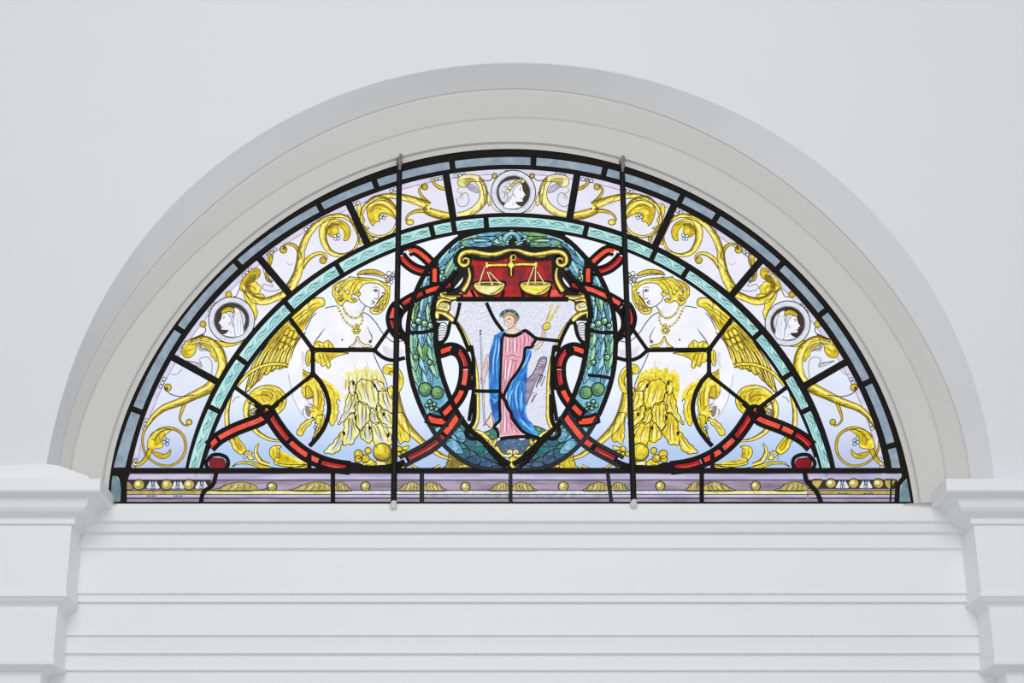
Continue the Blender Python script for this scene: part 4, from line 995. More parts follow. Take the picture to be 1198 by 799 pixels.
wreath.P(oL+iL[::-1], 'blueleaf', 0); wreath.P([(1197-p[0], p[1]) for p in oL+iL[::-1]], 'blueleaf', 0)
wreath.build()
wo = wreath.o
rw = random.Random(11)
for mx in (None, 1197.0):
    low = Art('slate_blue_foliage', wo, 3); low.mx = mx
    low.P([wr(u, 0) for u in [.70+.30*i/16 for i in range(17)]]+[wr(u, 1) for u in [1-.30*i/16 for i in range(17)]], 'dblue', 0)
    for k in range(7):
        u = .72+k*.037
        low.leaf([wr(u,.15), wr(u+.035,.02), wr(u+.075,.12), wr(u+.07,.4), wr(u+.03,.5)], 'dblue' if k % 2 else 'teal' if k in (2,) else 'dblue', 'line', .9, l=1)
        low.leaf([wr(u,.55), wr(u+.03,.45), wr(u+.07,.6), wr(u+.06,.9), wr(u+.02,.85)], 'teal' if k in (1,3,4) else 'dblue', 'line', .9, l=2)
    low.leaf(H(235,405, 262,398, 275,420, 255,440), 'blueleaf', 'line', .9, l=5)
    for g in (H(310,440, 340,400, 368,420, 380,460, 350,470), H(285,480, 310,450, 350,480, 370,520, 330,520)): low.leaf(g, 'blueleaf', 'line', .9, l=4)
    low.build()
    # hanging leaves of the sides
    lf = Art('wreath_leaf_cluster', wo, 4); lf.mx = mx
    for k in range(11):
        u = .075+k*.047
        for c in range(2 if u < .27 else 3):
            v0 = (.02,.34,.66)[c] if u >= .27 else (.02,.5)[c]; uu = u+rw.uniform(-.006,.006)+(.022 if c == 1 else 0)
            if uu > .57: continue
            ln = .072+rw.uniform(-.008,.01); wv = .34 if u >= .27 else .5
            if u < .30: mt = ('blueleaf','blueleaf','blueleaf','seagreen')[rw.randrange(4)]
            elif mx is None: mt = ('green','seagreen','seagreen','blueleaf')[rw.randrange(4)] if u > .42 else ('blueleaf','green','blueleaf','seagreen')[rw.randrange(4)]
            else: mt = ('blueleaf','seagreen','blueleaf','blueleaf')[rw.randrange(4)]
            L0 = (11-k)*3
            a = [wr(uu, v0+wv*.5), wr(uu+ln*.15, v0+.02), wr(uu+ln*.6, v0-.01), wr(uu+ln*.85, v0+wv*.25), wr(uu+ln*1.08, v0+wv*.5), wr(uu+ln*.85, v0+wv*.78), wr(uu+ln*.6, v0+wv+.01), wr(uu+ln*.15, v0+wv-.02)]
            lf.leaf(a, mt, 'line', 1.0, l=L0)
            lf.S([wr(uu+ln*.2, v0+wv*.28), wr(uu+ln*.5, v0+wv*.25), wr(uu+ln*.85, v0+wv*.42)], 1.9, 'palegreen' if mt in ('green','seagreen') else 'turq', L0+4, w1='taper')
            lf.S([wr(uu+ln*.3, v0+wv*.75), wr(uu+ln*.6, v0+wv*.75), wr(uu+ln*.9, v0+wv*.6)], 1.4, 'dgreen' if mt in ('green','seagreen') else 'dblue', L0+4, w1='taper')
            lf.S([wr(uu+ln*.15, v0+wv*.5), wr(uu+ln*.9, v0+wv*.5)], .6, 'line', L0+4, smooth=False)
    for a, b in ((.02,.0),(.04,.3),(.05,.62)):
        lf.leaf([wr(a, b+.1), wr(a+.035, b+.02), wr(a+.075, b+.12), wr(a+.07, b+.3), wr(a+.03, b+.34)], 'blueleaf' if mx is None else 'green', 'line', 1, l=40)
    lf.build()
    # fruit
    def fruit(x, y, r, mat='green', z=9):
        f = Art('green_fruit', wo, z+5); f.mx = mx
        f.ball(x, y, r, mat, 'line', 1.4, 1, 4); f.dot(x-r*.2, y-r*.2, r*.62, 'green' if mat != 'green' else 'dgreen', 2) if mat == 'dgreen' else f.dot(x-r*.28, y-r*.3, r*.45, 'paleyel' if r > 5 else 'turq', 2)
        f.dot(x+.5, y+.6, .7, 'line', 5); f.build()
    fruit(497.5, 455.5, 8.0, 'dgreen'); fruit(511.5, 459.5, 7.5, 'dgreen')
    for x, y, r in ((503,470,2.7),(508.5,473,2.6),(499.5,474.5,2.6),(505,478,2.6),(511,479,2.5),(486.5,418,3.4),(503,424,3.2),(490,375.5,4),(497,378.5,4),(504,381,3.6),(484.5,381,3),(517.5,318.5,2.6),(519,325.5,2.4),(512,323,2)):
        fruit(x, y, r, 'green', 8)
# shell at the crown of the wreath
sh = Art('shell_palmette', wo, 14)
sh.P([(597.5+22*math.cos(math.radians(a)), 291+ (19 if 1 else 0)*math.sin(math.radians(a))) for a in range(180, 361, 8)], 'line', 0)
for i in range(-4, 5):
    a = math.radians(i*17); bx, by = 597.5+i*1.3, 289; L2 = 18-abs(i)*.4
    tx, ty = 597.5+math.sin(a)*L2*1.25, 290-math.cos(a)*L2
    nx = 2.0; sh.leaf([(bx,by), (tx-nx-.3,(by+ty)/2), (tx-nx,ty+1), (tx,ty-.6), (tx+nx,ty+1), (bx+nx*.9,(by+ty)/2+1)], 'turq' if i % 2 else 'seagreen', 'line', .9, l=abs(4-abs(i)))
sh.leaf(F(352,484, 358,458, 375,446, 395,442, 415,446, 430,458, 438,484, 426,496, 412,470, 395,462, 378,470, 364,496), 'blueleaf', 'line', 1, l=8); sh.S(F(366,470, 380,455, 395,450, 415,456), 2, 'turq', 12, w1='taper')
sh.leaf(F(378,505, 395,475, 412,505), 'line', 'line', .8, l=12)
sh.build()
for mx in (None, 1195.5):
    bd = Art('blue_bud', wo, 13); bd.mx = mx
    bd.leaf(F(158,498, 172,484, 215,478, 270,478, 300,488, 304,508, 285,518, 220,517, 175,514), 'blueleaf', 'line', 1.2, shade=None)
    bd.poly(F(158,500, 180,488, 195,500, 180,512), 'green', 1); bd.S(F(200,490, 240,485, 280,490), 1.6, 'turq', 2, w1='taper'); bd.S(F(210,508, 250,505, 290,508), 1.2, 'dblue', 2, w1='taper')
    bd.build()
# lead outline of the wreath
for mx in (None, 1197.0):
    ld.mx = mx
    ld.came([wr(i/59, 0) for i in range(42)], 5.8, smooth=False); ld.came([wr(i/59, 0) for i in range(41, 60)], 5.4, 'leadgrey', smooth=False)
    ld.came([wr(.23+.77*i/50, 1) for i in range(51)], 6, smooth=False)
    ld.came(pts(478,389, 494,389, 510,386), 4.4, smooth=False)
    ld.came(pts(537.5,271, 537.5,281), 4.2, smooth=False)
ld.mx = None
ld.came(P_(474,0,474,1)[:0]+Q(350,155, 410,160, 470,172), 4, smooth=False)

# ------------------------------------------------------------------ cartouche: ruby field with the scales
rf = Art('ruby_field', win, 3)
rf.P(F(200,575, 240,560, 320,555, 400,540, 470,555, 560,560, 590,580, 585,620, 600,680, 660,752, 140,752, 190,690, 205,630), 'red', 0)
rf.P(F(200,575, 260,570, 255,640, 210,660), 'red', 1); rf.P(F(300,560, 360,560, 360,590, 300,585), 'dred', 1)
rf.P(F(420,615, 470,612, 440,690, 420,700, 360,700, 345,650, 370,615), 'dred', 1); rf.P(F(530,590, 570,575, 578,660, 560,672), 'dred', 1)
rf.P(F(165,750, 190,716, 222,720, 240,752), 'lred', 1); rf.P(F(565,752, 580,716, 605,716, 632,752), 'lred', 1) ; rf.P(F(350,752, 362,715, 430,715, 452,752), 'red', 1)
rf.build()
ld.came(F(135,760, 400,760, 660,760), 5.8, smooth=False)
ld.came(F(205,715, 222,750), 3.5, smooth=False); ld.came(F(360,720, 345,755), 3, smooth=False); ld.came(F(440,720, 455,755), 3, smooth=False); ld.came(F(578,700, 565,755), 3, smooth=False)
for mx in (None, 1195.5):
    fl = Art('ruby_field_border', win, 12.5); fl.mx = mx
    fl.P(pts(538,298, 551,303, 550,315, 546,330, 540,342, 528,347, 513,344, 521,334, 530,322, 536,312), 'line', 0); fl.S(innerL[0:6], 9, 'line', 0); fl.build()
scl = Art('balance_scales', win, 16)
scl.S(F(278,602, 330,600, 392,600, 450,596, 508,598), 4.6, 'line', 0, smooth=False); scl.S(F(278,602, 330,600, 392,600, 450,596, 508,598), 2.4, 'yellow', 1, smooth=False)
scl.S(F(392,552, 392,650), 6.6, 'line', 0, smooth=False); scl.leaf(F(385,560, 398,560, 398,585, 412,602, 398,615, 396,650, 388,650, 386,615, 372,602, 385,585), 'yellow', 'line', .9, l=1)
scl.dot(*F(392,602)[0], 2.4, 'hilite', 5); scl.dot(*F(400,565)[0], 4.2, 'line', 0); scl.stroke(ring_pts(*F(402,565)[0], 3, 16), 1.2, 'yellow2', 5, False, closed=True)
for x in (278, 508): scl.S(F(x,588, x,612), 2.4, 'yellow', 1, smooth=False)
scl.build()
for cx, mt, nm in ((290, 'paleyel', 0), (507, 'yellow', 1)):
    p_ = Art('scale_pan', scl.o, 17)
    X = lambda *a: F(*[v+(cx if i % 2 == 0 else 0) for i, v in enumerate(a)])
    p_.leaf(X(-76,682, -40,674, 0,672, 40,672, 76,678, 74,700, 55,724, 20,744, -20,746, -55,732, -74,706), 'line', 'line', 1, l=0)
    p_.leaf(X(-70,690, -66,710, -40,730, 0,740, 36,735, 62,714, 70,688, 40,684, 0,682, -40,684), mt, 'brown', .9, l=1)
    p_.P(ring_pts(*X(0,690)[0], 16.6, 24, 2.2), 'brown' if nm == 0 else 'olive', 2); p_.stroke(ring_pts(*X(0,690)[0], 17, 24, 2.5), .9, 'paleyel', 4, False, closed=True)
    p_.S(X(-45,712, -10,728, 30,724), 2, 'hilite', 3, w1='taper'); p_.poly(X(20,735, 55,712, 62,698, 30,722, 0,734), 'olive', 3)
    top = X(-12 if nm == 0 else 0, 608)[0]
    for dx, dy in ((-48,688), (12,688), (50,684)) if nm == 0 else ((-38,688), (-2,682), (40,686)):
        e = X(dx, dy)[0]; o2 = (top[0]+(dx/20), top[1]+ (6 if dx > 0 else 0))
        p_.S([o2, e], 2.6, 'line', 3, smooth=False); p_.S([o2, e], 1.2, 'paleyel', 5, smooth=False); p_.dot(e[0], e[1], 1.5, 'yellow', 6)
    p_.build()
def symart(name, par, z, fn, total=1200.0, label=None):
    for mx in (None, total):
        q = Art(name, par, z); q.mx = mx; fn(q); q.build(label)
def topscroll(q):
    q.S(F(400,530, 360,542, 310,556, 240,552, 200,545, 165,548, 150,575, 165,600), 14, 'line', 0)
    q.dot(*F(172,582)[0], 9.4, 'line', 0)
    q.stem(F(400,530, 375,532, 340,545, 300,552, 250,546, 205,538, 168,545, 152,565, 152,588, 170,602, 190,592, 190,572, 172,570, 168,582), [2,3.4,4.6,5,5,5,5,4.6,4.4,4.2,3.4,2.6,2,1.6], 'yellow', -1, l=1, veins=8)
    q.leaf(F(240,555, 270,556, 310,562, 280,566, 250,562), 'yellow2', 'line', .8, l=2)
def sidestrip(q):
    q.S(F(190,605, 196,650, 180,695, 160,728), 12, 'line', 0)
    q.stem(F(192,612, 198,650, 188,685, 165,722), [1.6,3.2,4.4,5.4], 'yellow', 1, l=1, veins=0)
    q.leaf(F(170,652, 160,660, 138,688, 124,706, 130,712, 150,698, 166,675), 'white', 'line', 1.6, l=0)
symart('frame_scroll', win, 15, topscroll); symart('frame_scroll', win, 14, sidestrip)
def ears(q):
    q.leaf(G(340,430, 400,437, 475,450, 480,475, 425,490, 412,504, 410,545, 398,560, 430,590, 447,620, 432,636, 400,612, 330,612, 300,592, 306,548, 318,520, 315,490, 342,478), 'line', 'line', 1.2, l=0)
    q.stem(G(470,462, 430,470, 385,468, 355,455, 360,438, 385,440), [3,5,5,4,3,2], 'yellow2', 1, l=1, veins=0)
    q.stem(G(410,490, 375,480, 340,488, 325,515, 345,540, 385,545, 400,520, 380,505), [2,3.6,5,6,6,5,3.6,2], 'yellow', 1, l=1, veins=6)
    q.leaf(G(350,500, 400,510, 408,540, 395,556, 355,552, 335,530), 'paleyel', 'brown', .9, l=3)
    q.stem(G(335,600, 315,585, 325,562, 360,562, 400,585, 430,612), [2,3,4,5,6.4,5], 'yellow', -1, l=1, veins=7)
    q.dot(*G(325,582)[0], 2.6, 'hilite', 5)
    q.veins(G(360,575, 385,590, 410,612), G(345,500, 370,520, 395,540), l=6)
symart('frame_scroll', win, 15, ears)
def strip(q):
    q.stem(pts(531,374, 540,386, 547,400, 553.5,416, 557,432, 558.6,448, 559.2,470, 559,488, 556,498, 551,504), [4.4,4.2,3.6,3.4,3.2,3.2,3.4,3.8,4,4], 'yellow', -1, shade='yellow2', veins=0, ow=.9)
symart('frame_strip', win, 5, strip)
def feet(q):
    q.dot(*J(62,476)[0], 3.8, 'line', 0); q.ball(*J(60,474)[0], 2.8, 'yellow', 'line', .8, 1, 4)
    q.stem(J(85,520, 80,500, 110,498, 150,512, 190,545, 215,580, 240,602), [2,3,4,5,5.6,6,4], 'yellow', 1, l=0, veins=6)
    q.leaf(J(205,560, 230,590, 262,558, 272,575, 262,600, 240,612, 215,600), 'yellow', 'brown', .9, l=1)
    q.leaf(J(268,612, 290,622, 305,655, 330,672, 365,678, 385,672, 392,690, 350,702, 300,690, 268,655, 255,630), 'yellow', 'brown', .9, l=1)
    q.stem(J(330,685, 375,690, 392,665, 375,648, 360,660, 374,668), [3,4,4,3,2.4,1.6], 'paleyel', 1, l=2, veins=0, shade=None)
symart('frame_scroll', win, 7, feet, 1200.1)
dp = Art('frame_drop', win, 6.5); dp.leaf(J(400,692, 425,710, 442,738, 425,765, 400,788, 378,765, 362,740, 375,712), 'yellow', 'brown', 1)
dp.veins(J(400,705, 398,740, 400,775), J(385,720, 390,745), J(418,720, 412,745)); dp.build()

# ------------------------------------------------------------------ shield with the robed woman
fld = Art('shield_field', win, 1)
shl = pts(526,354, 532.6,374, 541,387, 548,402, 555,420, 558,440, 559.5,462, 560,480, 559,492, 554,502, 565,506, 575,515)
fld.P(shl+[(1200-x, y) for x, y in reversed(shl)], 'diaper', 0)
fld.P(pts(527,353, 673,353, 671,357.5, 529,357.5), 'lgrey', 1)
# frosted damask: small curling marks
rd = random.Random(5)
for i in range(170):
    x = rd.uniform(530, 670); y = 360+ (rd.random()**1.25)*125
    wdt = 68-(y-354)*.42 if y < 420 else 39
    if abs(x-600) > max(38, wdt)-4: continue
    a = rd.uniform(0, 6.28); r = rd.uniform(2.2, 4.2); d = 1 if i % 2 else -1
    fld.S([(x+r*(1-t*.12)*math.cos(a+d*t), y+r*(1-t*.12)*math.sin(a+d*t)*.9) for t in (0, .9, 1.8, 2.7, 3.6)], 1.3, 'white', 3, n=2, w1='taper')
    fld.S([(x+.8+r*.95*math.cos(a+d*t), y+.8+r*.95*math.sin(a+d*t)*.9) for t in (.4, 1.3, 2.2)], .6, 'grey', 2, n=2)
fld.build('frosted damask glass shield')
grd = Art('green_ground', fld.o, 3)
grd.leaf(J(168,512, 215,488, 262,470, 285,475, 282,520, 270,562, 235,562, 200,545), 'teal', 'line', .9)
grd.leaf(J(545,450, 590,458, 650,482, 640,500, 612,545, 590,530, 570,470), 'teal', 'line', .9)
grd.leaf(J(180,510, 210,500, 225,520, 205,530), 'green', 'line', .7, l=1); grd.leaf(J(215,530, 250,520, 262,545, 240,556), 'dgreen', 'line', .7, l=1); grd.leaf(J(580,462, 620,480, 610,500, 590,488), 'green', 'line', .7, l=1)
grd.leaf(J(285,575, 340,556, 400,548, 480,552, 560,562, 598,572, 545,600, 520,650, 480,690, 430,700, 400,690, 370,700, 320,690, 285,650, 262,610), 'dblue', 'line', 1, l=0)
grd.leaf(J(440,548, 470,550, 498,552, 490,560, 460,566), 'skin', 'fine', .7, l=4)
for x, y in ((340,590),(410,575),(450,600),(350,640),(480,630)): grd.dot(*J(x,y)[0], .8, 'blueleaf', 4)
grd.build()
pk = Art('mauve_tablet', win, 3)
tab = I(515,685, 545,660, 575,610, 600,545, 618,520, 640,514, 664,522, 664,550, 645,610, 615,680, 580,760)+J(590,90, 560,150, 530,230, 502,302, 497,240, 500,150, 505,90)
pk.P(tab, 'mauve', 0); pk.S(tab, 1, 'line', 5, smooth=False, closed=True)
for k in range(22):
    t = k/21; x0 = I(630,530)[0]; a = (632-t*68+ (0), 422+t*48); 
    pk.S([(a[0]+2-(0), a[1]), (a[0]+8-t*2, a[1]+1)], .7, 'lgrey', 2, smooth=False)
pk.S(I(612,655, 650,668, 620,742), 1, 'line', 3, smooth=False); pk.S(I(600,650, 632,665, 608,722), 1, 'line', 3, smooth=False)
pk.S(J(550,195, 585,203, 545,275), 1, 'line', 3, smooth=False); pk.S(J(548,210, 570,212, 540,265), .8, 'line', 3, smooth=False)
pk.build('long mauve tablet leaning behind her')
sw = Art('sword', win, 7.5); sw.S(I(147,310, 152,420, 156,540, 162,700)+J(165,100, 172,300, 178,455), 2.2, 'fine', 0, w1=2.8); sw.S(I(150,320, 156,540)+J(168,100, 175,440), .8, 'lgrey', 1, smooth=False)
sw.S(I(138,312, 156,310), 1.2, 'line', 1, smooth=False); sw.S(I(142,338, 158,336), 1.2, 'line', 1, smooth=False); sw.build()
# the woman: flesh, then clothes over it
fg = Art('robed_woman', win, 5)
fg.leaf(I(330,212, 340,192, 362,182, 390,182, 412,198, 420,228, 412,262, 416,285, 428,302, 450,310, 480,318, 470,335, 440,348, 395,352, 350,345, 335,325, 350,312, 370,300, 362,282, 345,270, 335,245), 'flesh', 'fine', .8)
fg.S(I(356,226, 368,219, 380,224), .9, 'line', 4); fg.dot(*I(378,221)[0], .8, 'line', 5); fg.S(I(340,236, 348,232), .9, 'line', 4, smooth=False); fg.S(I(358,238, 356,250, 362,255), .7, 'brown', 4); fg.S(I(366,268, 378,268), 1, 'pinkline', 4, smooth=False)
fg.S(I(365,300, 385,292, 405,272), .9, 'brown', 4); fg.build(); fo = fg.o
for nm_, ln_, vn_ in (('arm', 0, I(205,540, 200,600, 180,660)), ('arm', 1, I(640,300, 640,350, 620,410)), ('foot', 2, J(215,400, 225,430))):
    fg = Art(nm_, fo, 5)
    if ln_ == 0: fg.leaf(I(200,500, 215,520, 212,590, 198,650, 180,690, 178,715, 160,728, 146,712, 148,688, 158,668, 165,620, 182,550), 'flesh', 'fine', .9)
    elif ln_ == 1: fg.leaf(I(545,440, 580,430, 605,400, 622,360, 632,300, 622,285, 640,262, 668,262, 668,290, 652,305, 655,345, 640,395, 612,440, 580,458), 'flesh', 'fine', .9)
    else: fg.leaf(J(188,432, 212,392, 236,352, 246,400, 246,462, 225,470, 205,452), 'flesh', 'line', 1)
    fg.veins(vn_, mat='pinkline', w=.7); fg.build()
hr = Art('hair', fo, 8); hr.leaf(I(330,210, 318,195, 340,175, 372,165, 410,170, 436,192, 442,218, 432,240, 418,262, 410,250, 414,222, 400,200, 375,190, 350,192), 'hairtint', 'brown', .8)
hr.veins(I(395,190, 420,215, 425,240), I(405,180, 430,205)); hr.build()
wt = Art('laurel_wreath', fo, 9)
for k in range(9):
    a = math.radians(205+k*17.5); x, y = 595.5+ (10.8)*math.cos(a), 373+ (9.8)*math.sin(a)
    b = a+1.35; wt.leaf([(x-2.4*math.cos(b),y-2.4*math.sin(b)), (x+1.5*math.cos(a),y+1.5*math.sin(a)), (x+2.8*math.cos(b),y+2.8*math.sin(b)), (x-1.6*math.cos(a),y-1.6*math.sin(a))], 'teal' if k % 2 else 'seagreen', 'line', .6, l=k % 2)
wt.build('teal laurel wreath')
tn = Art('rose_tunic', fo, 7)
tn.P(I(322,348, 360,356, 400,356, 440,348, 475,332, 500,318, 535,345, 568,368, 588,384, 560,415, 545,440, 508,450, 492,470, 488,520, 470,580, 430,650, 380,720, 352,799)+J(350,200, 350,250, 362,300, 385,360, 410,420, 450,480, 490,520, 440,532, 380,522, 330,530, 285,528, 290,480, 305,400, 300,280, 308,235, 300,190, 300,90)+I(306,640, 312,520, 318,420), 'pink', 0)
for g in (I(345,365, 348,430, 340,490), I(375,365, 370,420, 372,485), I(400,365, 402,430, 398,490), I(430,358, 432,420, 428,490), I(455,350, 462,420, 455,500), I(485,335, 490,390, 478,450), I(520,350, 525,390, 515,430), I(550,370, 545,400, 530,430), I(318,500, 360,512, 400,500, 440,520, 480,515), I(340,520, 332,620, 330,720), I(365,520, 352,620, 345,760), I(400,530, 385,620, 360,720), I(430,535, 420,600, 395,670), I(380,530, 410,545, 450,540),
          J(325,30, 320,120, 318,200), J(345,40, 335,120, 335,190), J(325,260, 330,380, 318,510), J(340,320, 350,420, 350,515), J(360,370, 385,450, 400,510), J(305,420, 305,480, 298,515), J(380,420, 420,480, 450,515)):
    tn.S(g, 1.3, 'pinkline', 2, w1='taper')
for g in (I(358,370, 358,430, 355,480), I(415,370, 415,430, 412,480), I(345,540, 342,620, 340,700), I(385,540, 372,620, 352,700), J(335,60, 328,140), J(335,300, 338,420, 335,500)): tn.S(g, 1.5, 'skin', 3, w1='taper')
tn.build('rose pink tunic')
mt = Art('blue_mantle', fo, 7.6)
mt.P(I(325,322, 300,322, 280,336, 255,348, 245,385, 232,430, 216,490, 212,560, 210,660, 214,799)+J(215,200, 218,262, 232,330, 255,400, 252,455, 275,440, 298,405, 296,300, 292,180)+I(298,799, 305,620, 315,500, 318,390, 332,345), 'mantle', 0)
mt.P(I(495,462, 520,455, 546,468, 545,505, 530,550, 515,575, 512,650, 505,700)+J(510,30, 506,110, 496,200, 500,300, 505,370, 520,405, 552,432, 556,458, 585,500, 605,525, 590,540, 540,530, 480,505, 430,460, 400,400, 385,345, 358,300, 352,240, 355,180, 395,110, 440,30)+I(440,640, 480,560), 'mantle', 0)
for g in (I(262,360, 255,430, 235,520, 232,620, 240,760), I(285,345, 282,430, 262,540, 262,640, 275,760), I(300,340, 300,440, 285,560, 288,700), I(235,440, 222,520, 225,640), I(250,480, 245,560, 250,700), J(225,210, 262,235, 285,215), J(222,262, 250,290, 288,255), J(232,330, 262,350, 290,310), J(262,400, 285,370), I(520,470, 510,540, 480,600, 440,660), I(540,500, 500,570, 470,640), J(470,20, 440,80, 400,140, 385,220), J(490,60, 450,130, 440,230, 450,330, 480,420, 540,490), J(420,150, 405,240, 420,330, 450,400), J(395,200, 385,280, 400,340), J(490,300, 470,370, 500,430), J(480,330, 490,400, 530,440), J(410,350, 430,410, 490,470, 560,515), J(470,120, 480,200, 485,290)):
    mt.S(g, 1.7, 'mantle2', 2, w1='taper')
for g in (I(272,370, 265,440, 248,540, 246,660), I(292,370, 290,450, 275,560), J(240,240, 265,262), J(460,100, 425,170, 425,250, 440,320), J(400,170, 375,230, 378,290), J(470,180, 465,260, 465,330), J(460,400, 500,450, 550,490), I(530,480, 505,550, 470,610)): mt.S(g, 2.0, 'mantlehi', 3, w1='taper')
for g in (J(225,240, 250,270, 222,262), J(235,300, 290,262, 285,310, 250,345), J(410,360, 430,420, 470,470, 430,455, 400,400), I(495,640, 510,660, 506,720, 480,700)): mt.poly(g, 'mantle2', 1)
mt.build('blue mantle')
wh = Art('wheat_stalks', win, 9.5)
wh.leaf(I(640,300, 640,272, 655,252, 680,252, 692,270, 685,292, 662,306), 'yellow', 'brown', .9)
wh.S(I(660,255, 680,190, 706,105), 3.0, 'egg', 1, smooth=False); wh.S(I(680,260, 715,195, 756,120), 2.8, 'egg', 1, smooth=False)
wh.S(I(664,250, 684,190, 706,110), 1.2, 'paleyel', 2, smooth=False); wh.S(I(684,255, 718,195, 754,124), 1.2, 'paleyel', 2, smooth=False); wh.veins(I(650,290, 665,275, 680,280), I(655,268, 670,262), l=4); wh.build()
# leads around her
for g, w in ((pts(569,354, 578,373, 589,388), 4.2), (I(325,330, 345,345, 385,352, 425,348, 470,325), 4.2), (I(470,322, 500,312, 540,342, 575,368, 620,378, 700,385, 765,392), 4.2),
             (I(335,335, 318,370, 312,450, 305,600, 300,720)+J(300,190), 3.4), (I(585,375, 560,410, 545,440, 505,445, 492,460, 485,530, 460,590, 430,640, 385,700, 350,770)+J(340,190, 325,235), 3.6),
             (J(295,180, 310,215, 325,235), 4), (J(325,235, 345,270, 358,310, 385,350, 392,390, 420,430, 470,490, 520,520, 570,540, 610,552), 4.2), (J(80,180, 180,184, 298,184), 4.4),
             (J(298,184, 296,300, 300,400, 270,440, 250,462), 3.6), (J(250,462, 282,500, 285,548), 3.4), (J(300,555, 360,545, 440,540, 540,540, 600,555), 4.2), (G(470,500, 455,570, 438,622), 4)):
    ld.came(g, w, n=4)
ld.lump(ring_pts(*J(325,235)[0], 2.6, 12))
# outline of the lower frame
for mx in (None, 1200.1):
    ld.mx = mx
    ld.came(pts(555,461, 555,482, 553,495, 547,501, 546,508, 552,513, 560,513, 568,520, 574,528, 583,538, 592,546), 5, 'lead')
    ld.came(G(445,625, 480,690, 505,750, 525,799)+H(405,20, 415,80, 418,160, 416,230, 405,300, 395,370), 4.6)
    ld.came(H(400,170, 404,225), 4, smooth=False)
ld.mx = None

# ------------------------------------------------------------------ ribbons
def ribbon(pl, wi, wo, pieces, mx=None, closed_ends=(1,1), name='ribbon', cap=True, lm='lead'):
    """ruby glass ribbon between two leads, cut by cross leads"""
    q = resamp(pl, 49)
    r = Art(name, win, 14); r.mx = mx
    for a, b, mt in pieces:
        i, j = int(a*48), int(round(b*48)); seg = q[i:j+1]
        r.S(seg, wi, mt, 0, smooth=False)
        if len(seg) > 4: r.S(shift(seg, wi*.22)[1:-1], wi*.22, 'lred' if mt in ('red','dred') else 'hilite' if False else 'scarlet', 1, smooth=False, w1='taper')
    r.build()
    ld.mx = mx
    wo += 1.2; wt_ = (wo-wi)/2
    for sgn in (-1, 1): ld.came(shift(q, sgn*(wi+wt_)/2), wt_, lm, smooth=False, front=.0095)
    for k in range(len(pieces)+1):
        a = pieces[k][0] if k < len(pieces) else pieces[-1][1]
        b = pieces[k-1][1] if k > 0 else a
        if k == 0 and not closed_ends[0]: continue
        if k == len(pieces) and not closed_ends[1]: continue
        i = int((a+b)/2*48); nx, ny = offs(q, i); p = q[i]; h = wi/2+.5
        gap = max(3.2, abs(a-b)*48*math.dist(q[1], q[0]))
        ld.came([(p[0]+nx*h, p[1]+ny*h), (p[0]-nx*h, p[1]-ny*h)], gap, smooth=False, front=.0094)
    ld.mx = None
L1 = pts(245,523, 253,515, 262,509, 276,502, 290,496.5, 302,492, 308,488, 313,480)
L2 = pts(313,480, 322,495, 333,510, 346,523, 360,533, 376,540.5, 392,545, 410,547.5)
L3 = pts(470,540.5, 483,533.5, 500,524.5, 513,515, 523,504, 532,492, 537,484)
for mx, S1, S2, S3 in ((None, [(0.02,.15,'lred'),(.2,.88,'lred'),(.93,1,'red')], [(.04,.34,'red'),(.38,.58,'lred'),(.6,.7,'lred'),(.74,.99,'red')], [(0.1,.66,'dred'),(.70,.98,'scarlet')]),
                       (1194.5, [(.02,.3,'red'),(.35,.52,'lred'),(.56,.88,'lred'),(.93,1,'red')], [(.04,.3,'red'),(.34,.46,'lred'),(.5,.68,'lred'),(.71,.99,'red')], [(0.1,.4,'dred'),(.46,.98,'lred')])):
    ribbon(L1, 5.6, 15, S1, mx, name='ribbon', closed_ends=(0,0)); ribbon(L2, 5.6, 15.5, S2, mx); ribbon(L3, 6.2, 15, S3, mx if mx is None else 1197, lm='leadgrey')
    ld.mx = mx
    hd = Art('ribbon_end', win, 14); hd.mx = mx; hd.poly(A(498,572, 502,550, 520,540, 545,542, 565,545, 578,565, 572,588, 550,592, 520,592, 504,586), 'dred', 0); hd.build()
    ld.came(A(492,552, 515,530, 550,528, 580,542, 588,570, 575,596, 550,604, 515,602, 492,588, 485,570), 4.6, closed=True)
    ld.came(A(478,540, 492,500, 505,480), 5)
    ld.came(T_(375,330, 395,318, 425,318, 450,335), 5); ld.came(T_(340,370, 350,345, 372,322), 4.6); ld.came(T_(330,300, 372,318), 5, smooth=False); ld.came(T_(490,296, 455,325), 4.6, smooth=False); kn = Art('ribbon', win, 14); kn.mx = mx; kn.poly(T_(356,366, 362,345, 378,328, 392,330, 386,352, 370,366), 'lred', 0); kn.build(); 
    ld.lump(pts(408,541, 424,543, 426,550, 405,550)); ld.came(pts(408,546.5, 424,548, 445,548, 462,545.5, 474,540.5), 8, 'lead')
    ld.mx = None
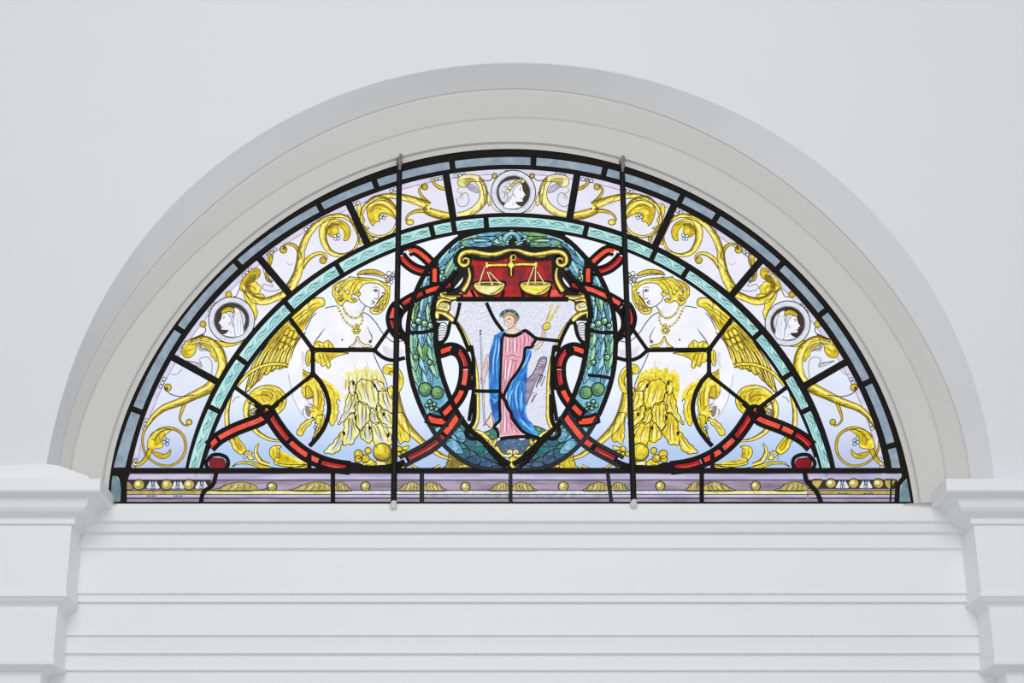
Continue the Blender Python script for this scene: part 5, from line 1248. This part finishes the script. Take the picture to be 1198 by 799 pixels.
# upper loops beside the wreath
def bow(mx):
    A1 = G(140,190, 165,172, 205,182, 245,212, 275,240, 298,262); A2 = G(100,205, 120,235, 155,268, 195,292, 240,305, 275,300)
    ribbon(A1, 4.6, 12, [(.08,.92,'scarlet')], mx, name='ribbon_bow', closed_ends=(0,0)); ribbon(A2, 5, 12, [(.05,.9,'red')], mx, name='ribbon_bow', closed_ends=(0,0))
    ld.mx = mx; ld.came(G(105,205, 110,175, 140,155, 180,150), 5); ld.lump(G(290,240, 330,235, 335,270, 300,285, 275,270)); ld.mx = None
    ribbon(G(310,278, 312,320, 311,385), 4.8, 11, [(.03,.97,'scarlet')], mx, name='ribbon')
    ribbon(G(420,385, 385,397, 340,408, 300,418, 262,432, 220,450, 180,470, 140,492, 100,518), 4.8, 12, [(.0,.2,'dred'),(.24,.5,'scarlet'),(.56,.98,'red')] if mx is None else [(.0,.2,'red'),(.26,.98,'lred')], mx)
    ribbon(G(85,515, 60,545, 45,590, 50,635, 68,675, 98,708), 5, 13.5, [(.12,.42,'lred'),(.5,.72,'dred'),(.78,1,'scarlet')] if mx is None else [(.02,.15,'scarlet'),(.22,.6,'dred'),(.7,.98,'dred')], mx, name='ribbon')
    ld.mx = mx; ld.came(G(150,525, 110,565, 92,610, 95,660, 112,690, 130,730), 6); ld.came(G(98,712, 130,732, 140,760), 6); ld.mx = None
for mx in (None, 1196.5): bow(mx)
# inner loops in front of the shield sides
for mx in (None, 1199.0):
    ribbon(H(248,50, 275,42, 305,32, 330,36, 352,50, 368,75, 377,105, 378,140, 374,180, 362,225, 345,260, 318,295, 285,330, 262,345), 5.4, 14.5, [(.03,.15,'scarlet'),(.24,.42,'red'),(.44,.60,'lred' if mx is None else 'red'),(.66,.84,'scarlet'),(.86,.98,'scarlet')], mx)
    ribbon(H(196,352, 225,366, 265,372, 298,370), 6.5, 12.5, [(.03,.97,'scarlet')], mx)
    ts = Art('white_tassel', win, 5); ts.mx = mx
    ts.leaf(G(350,628, 380,630, 392,655, 385,690, 372,720, 350,740, 332,735, 328,700, 335,660), 'skin', 'line', 1.2)
    for k in range(6): ts.S(G(335,650+k*15, 360,642+k*15, 388,655+k*13), 1.3, 'fine', 4)
    ts.build()
    ld.mx = mx; ld.came(G(340,625, 325,660, 320,710, 330,745, 352,752, 378,728, 395,690, 402,655, 410,620), 4.4); ld.came(G(330,745, 350,775, 330,799), 4); ld.mx = None
ld.build()
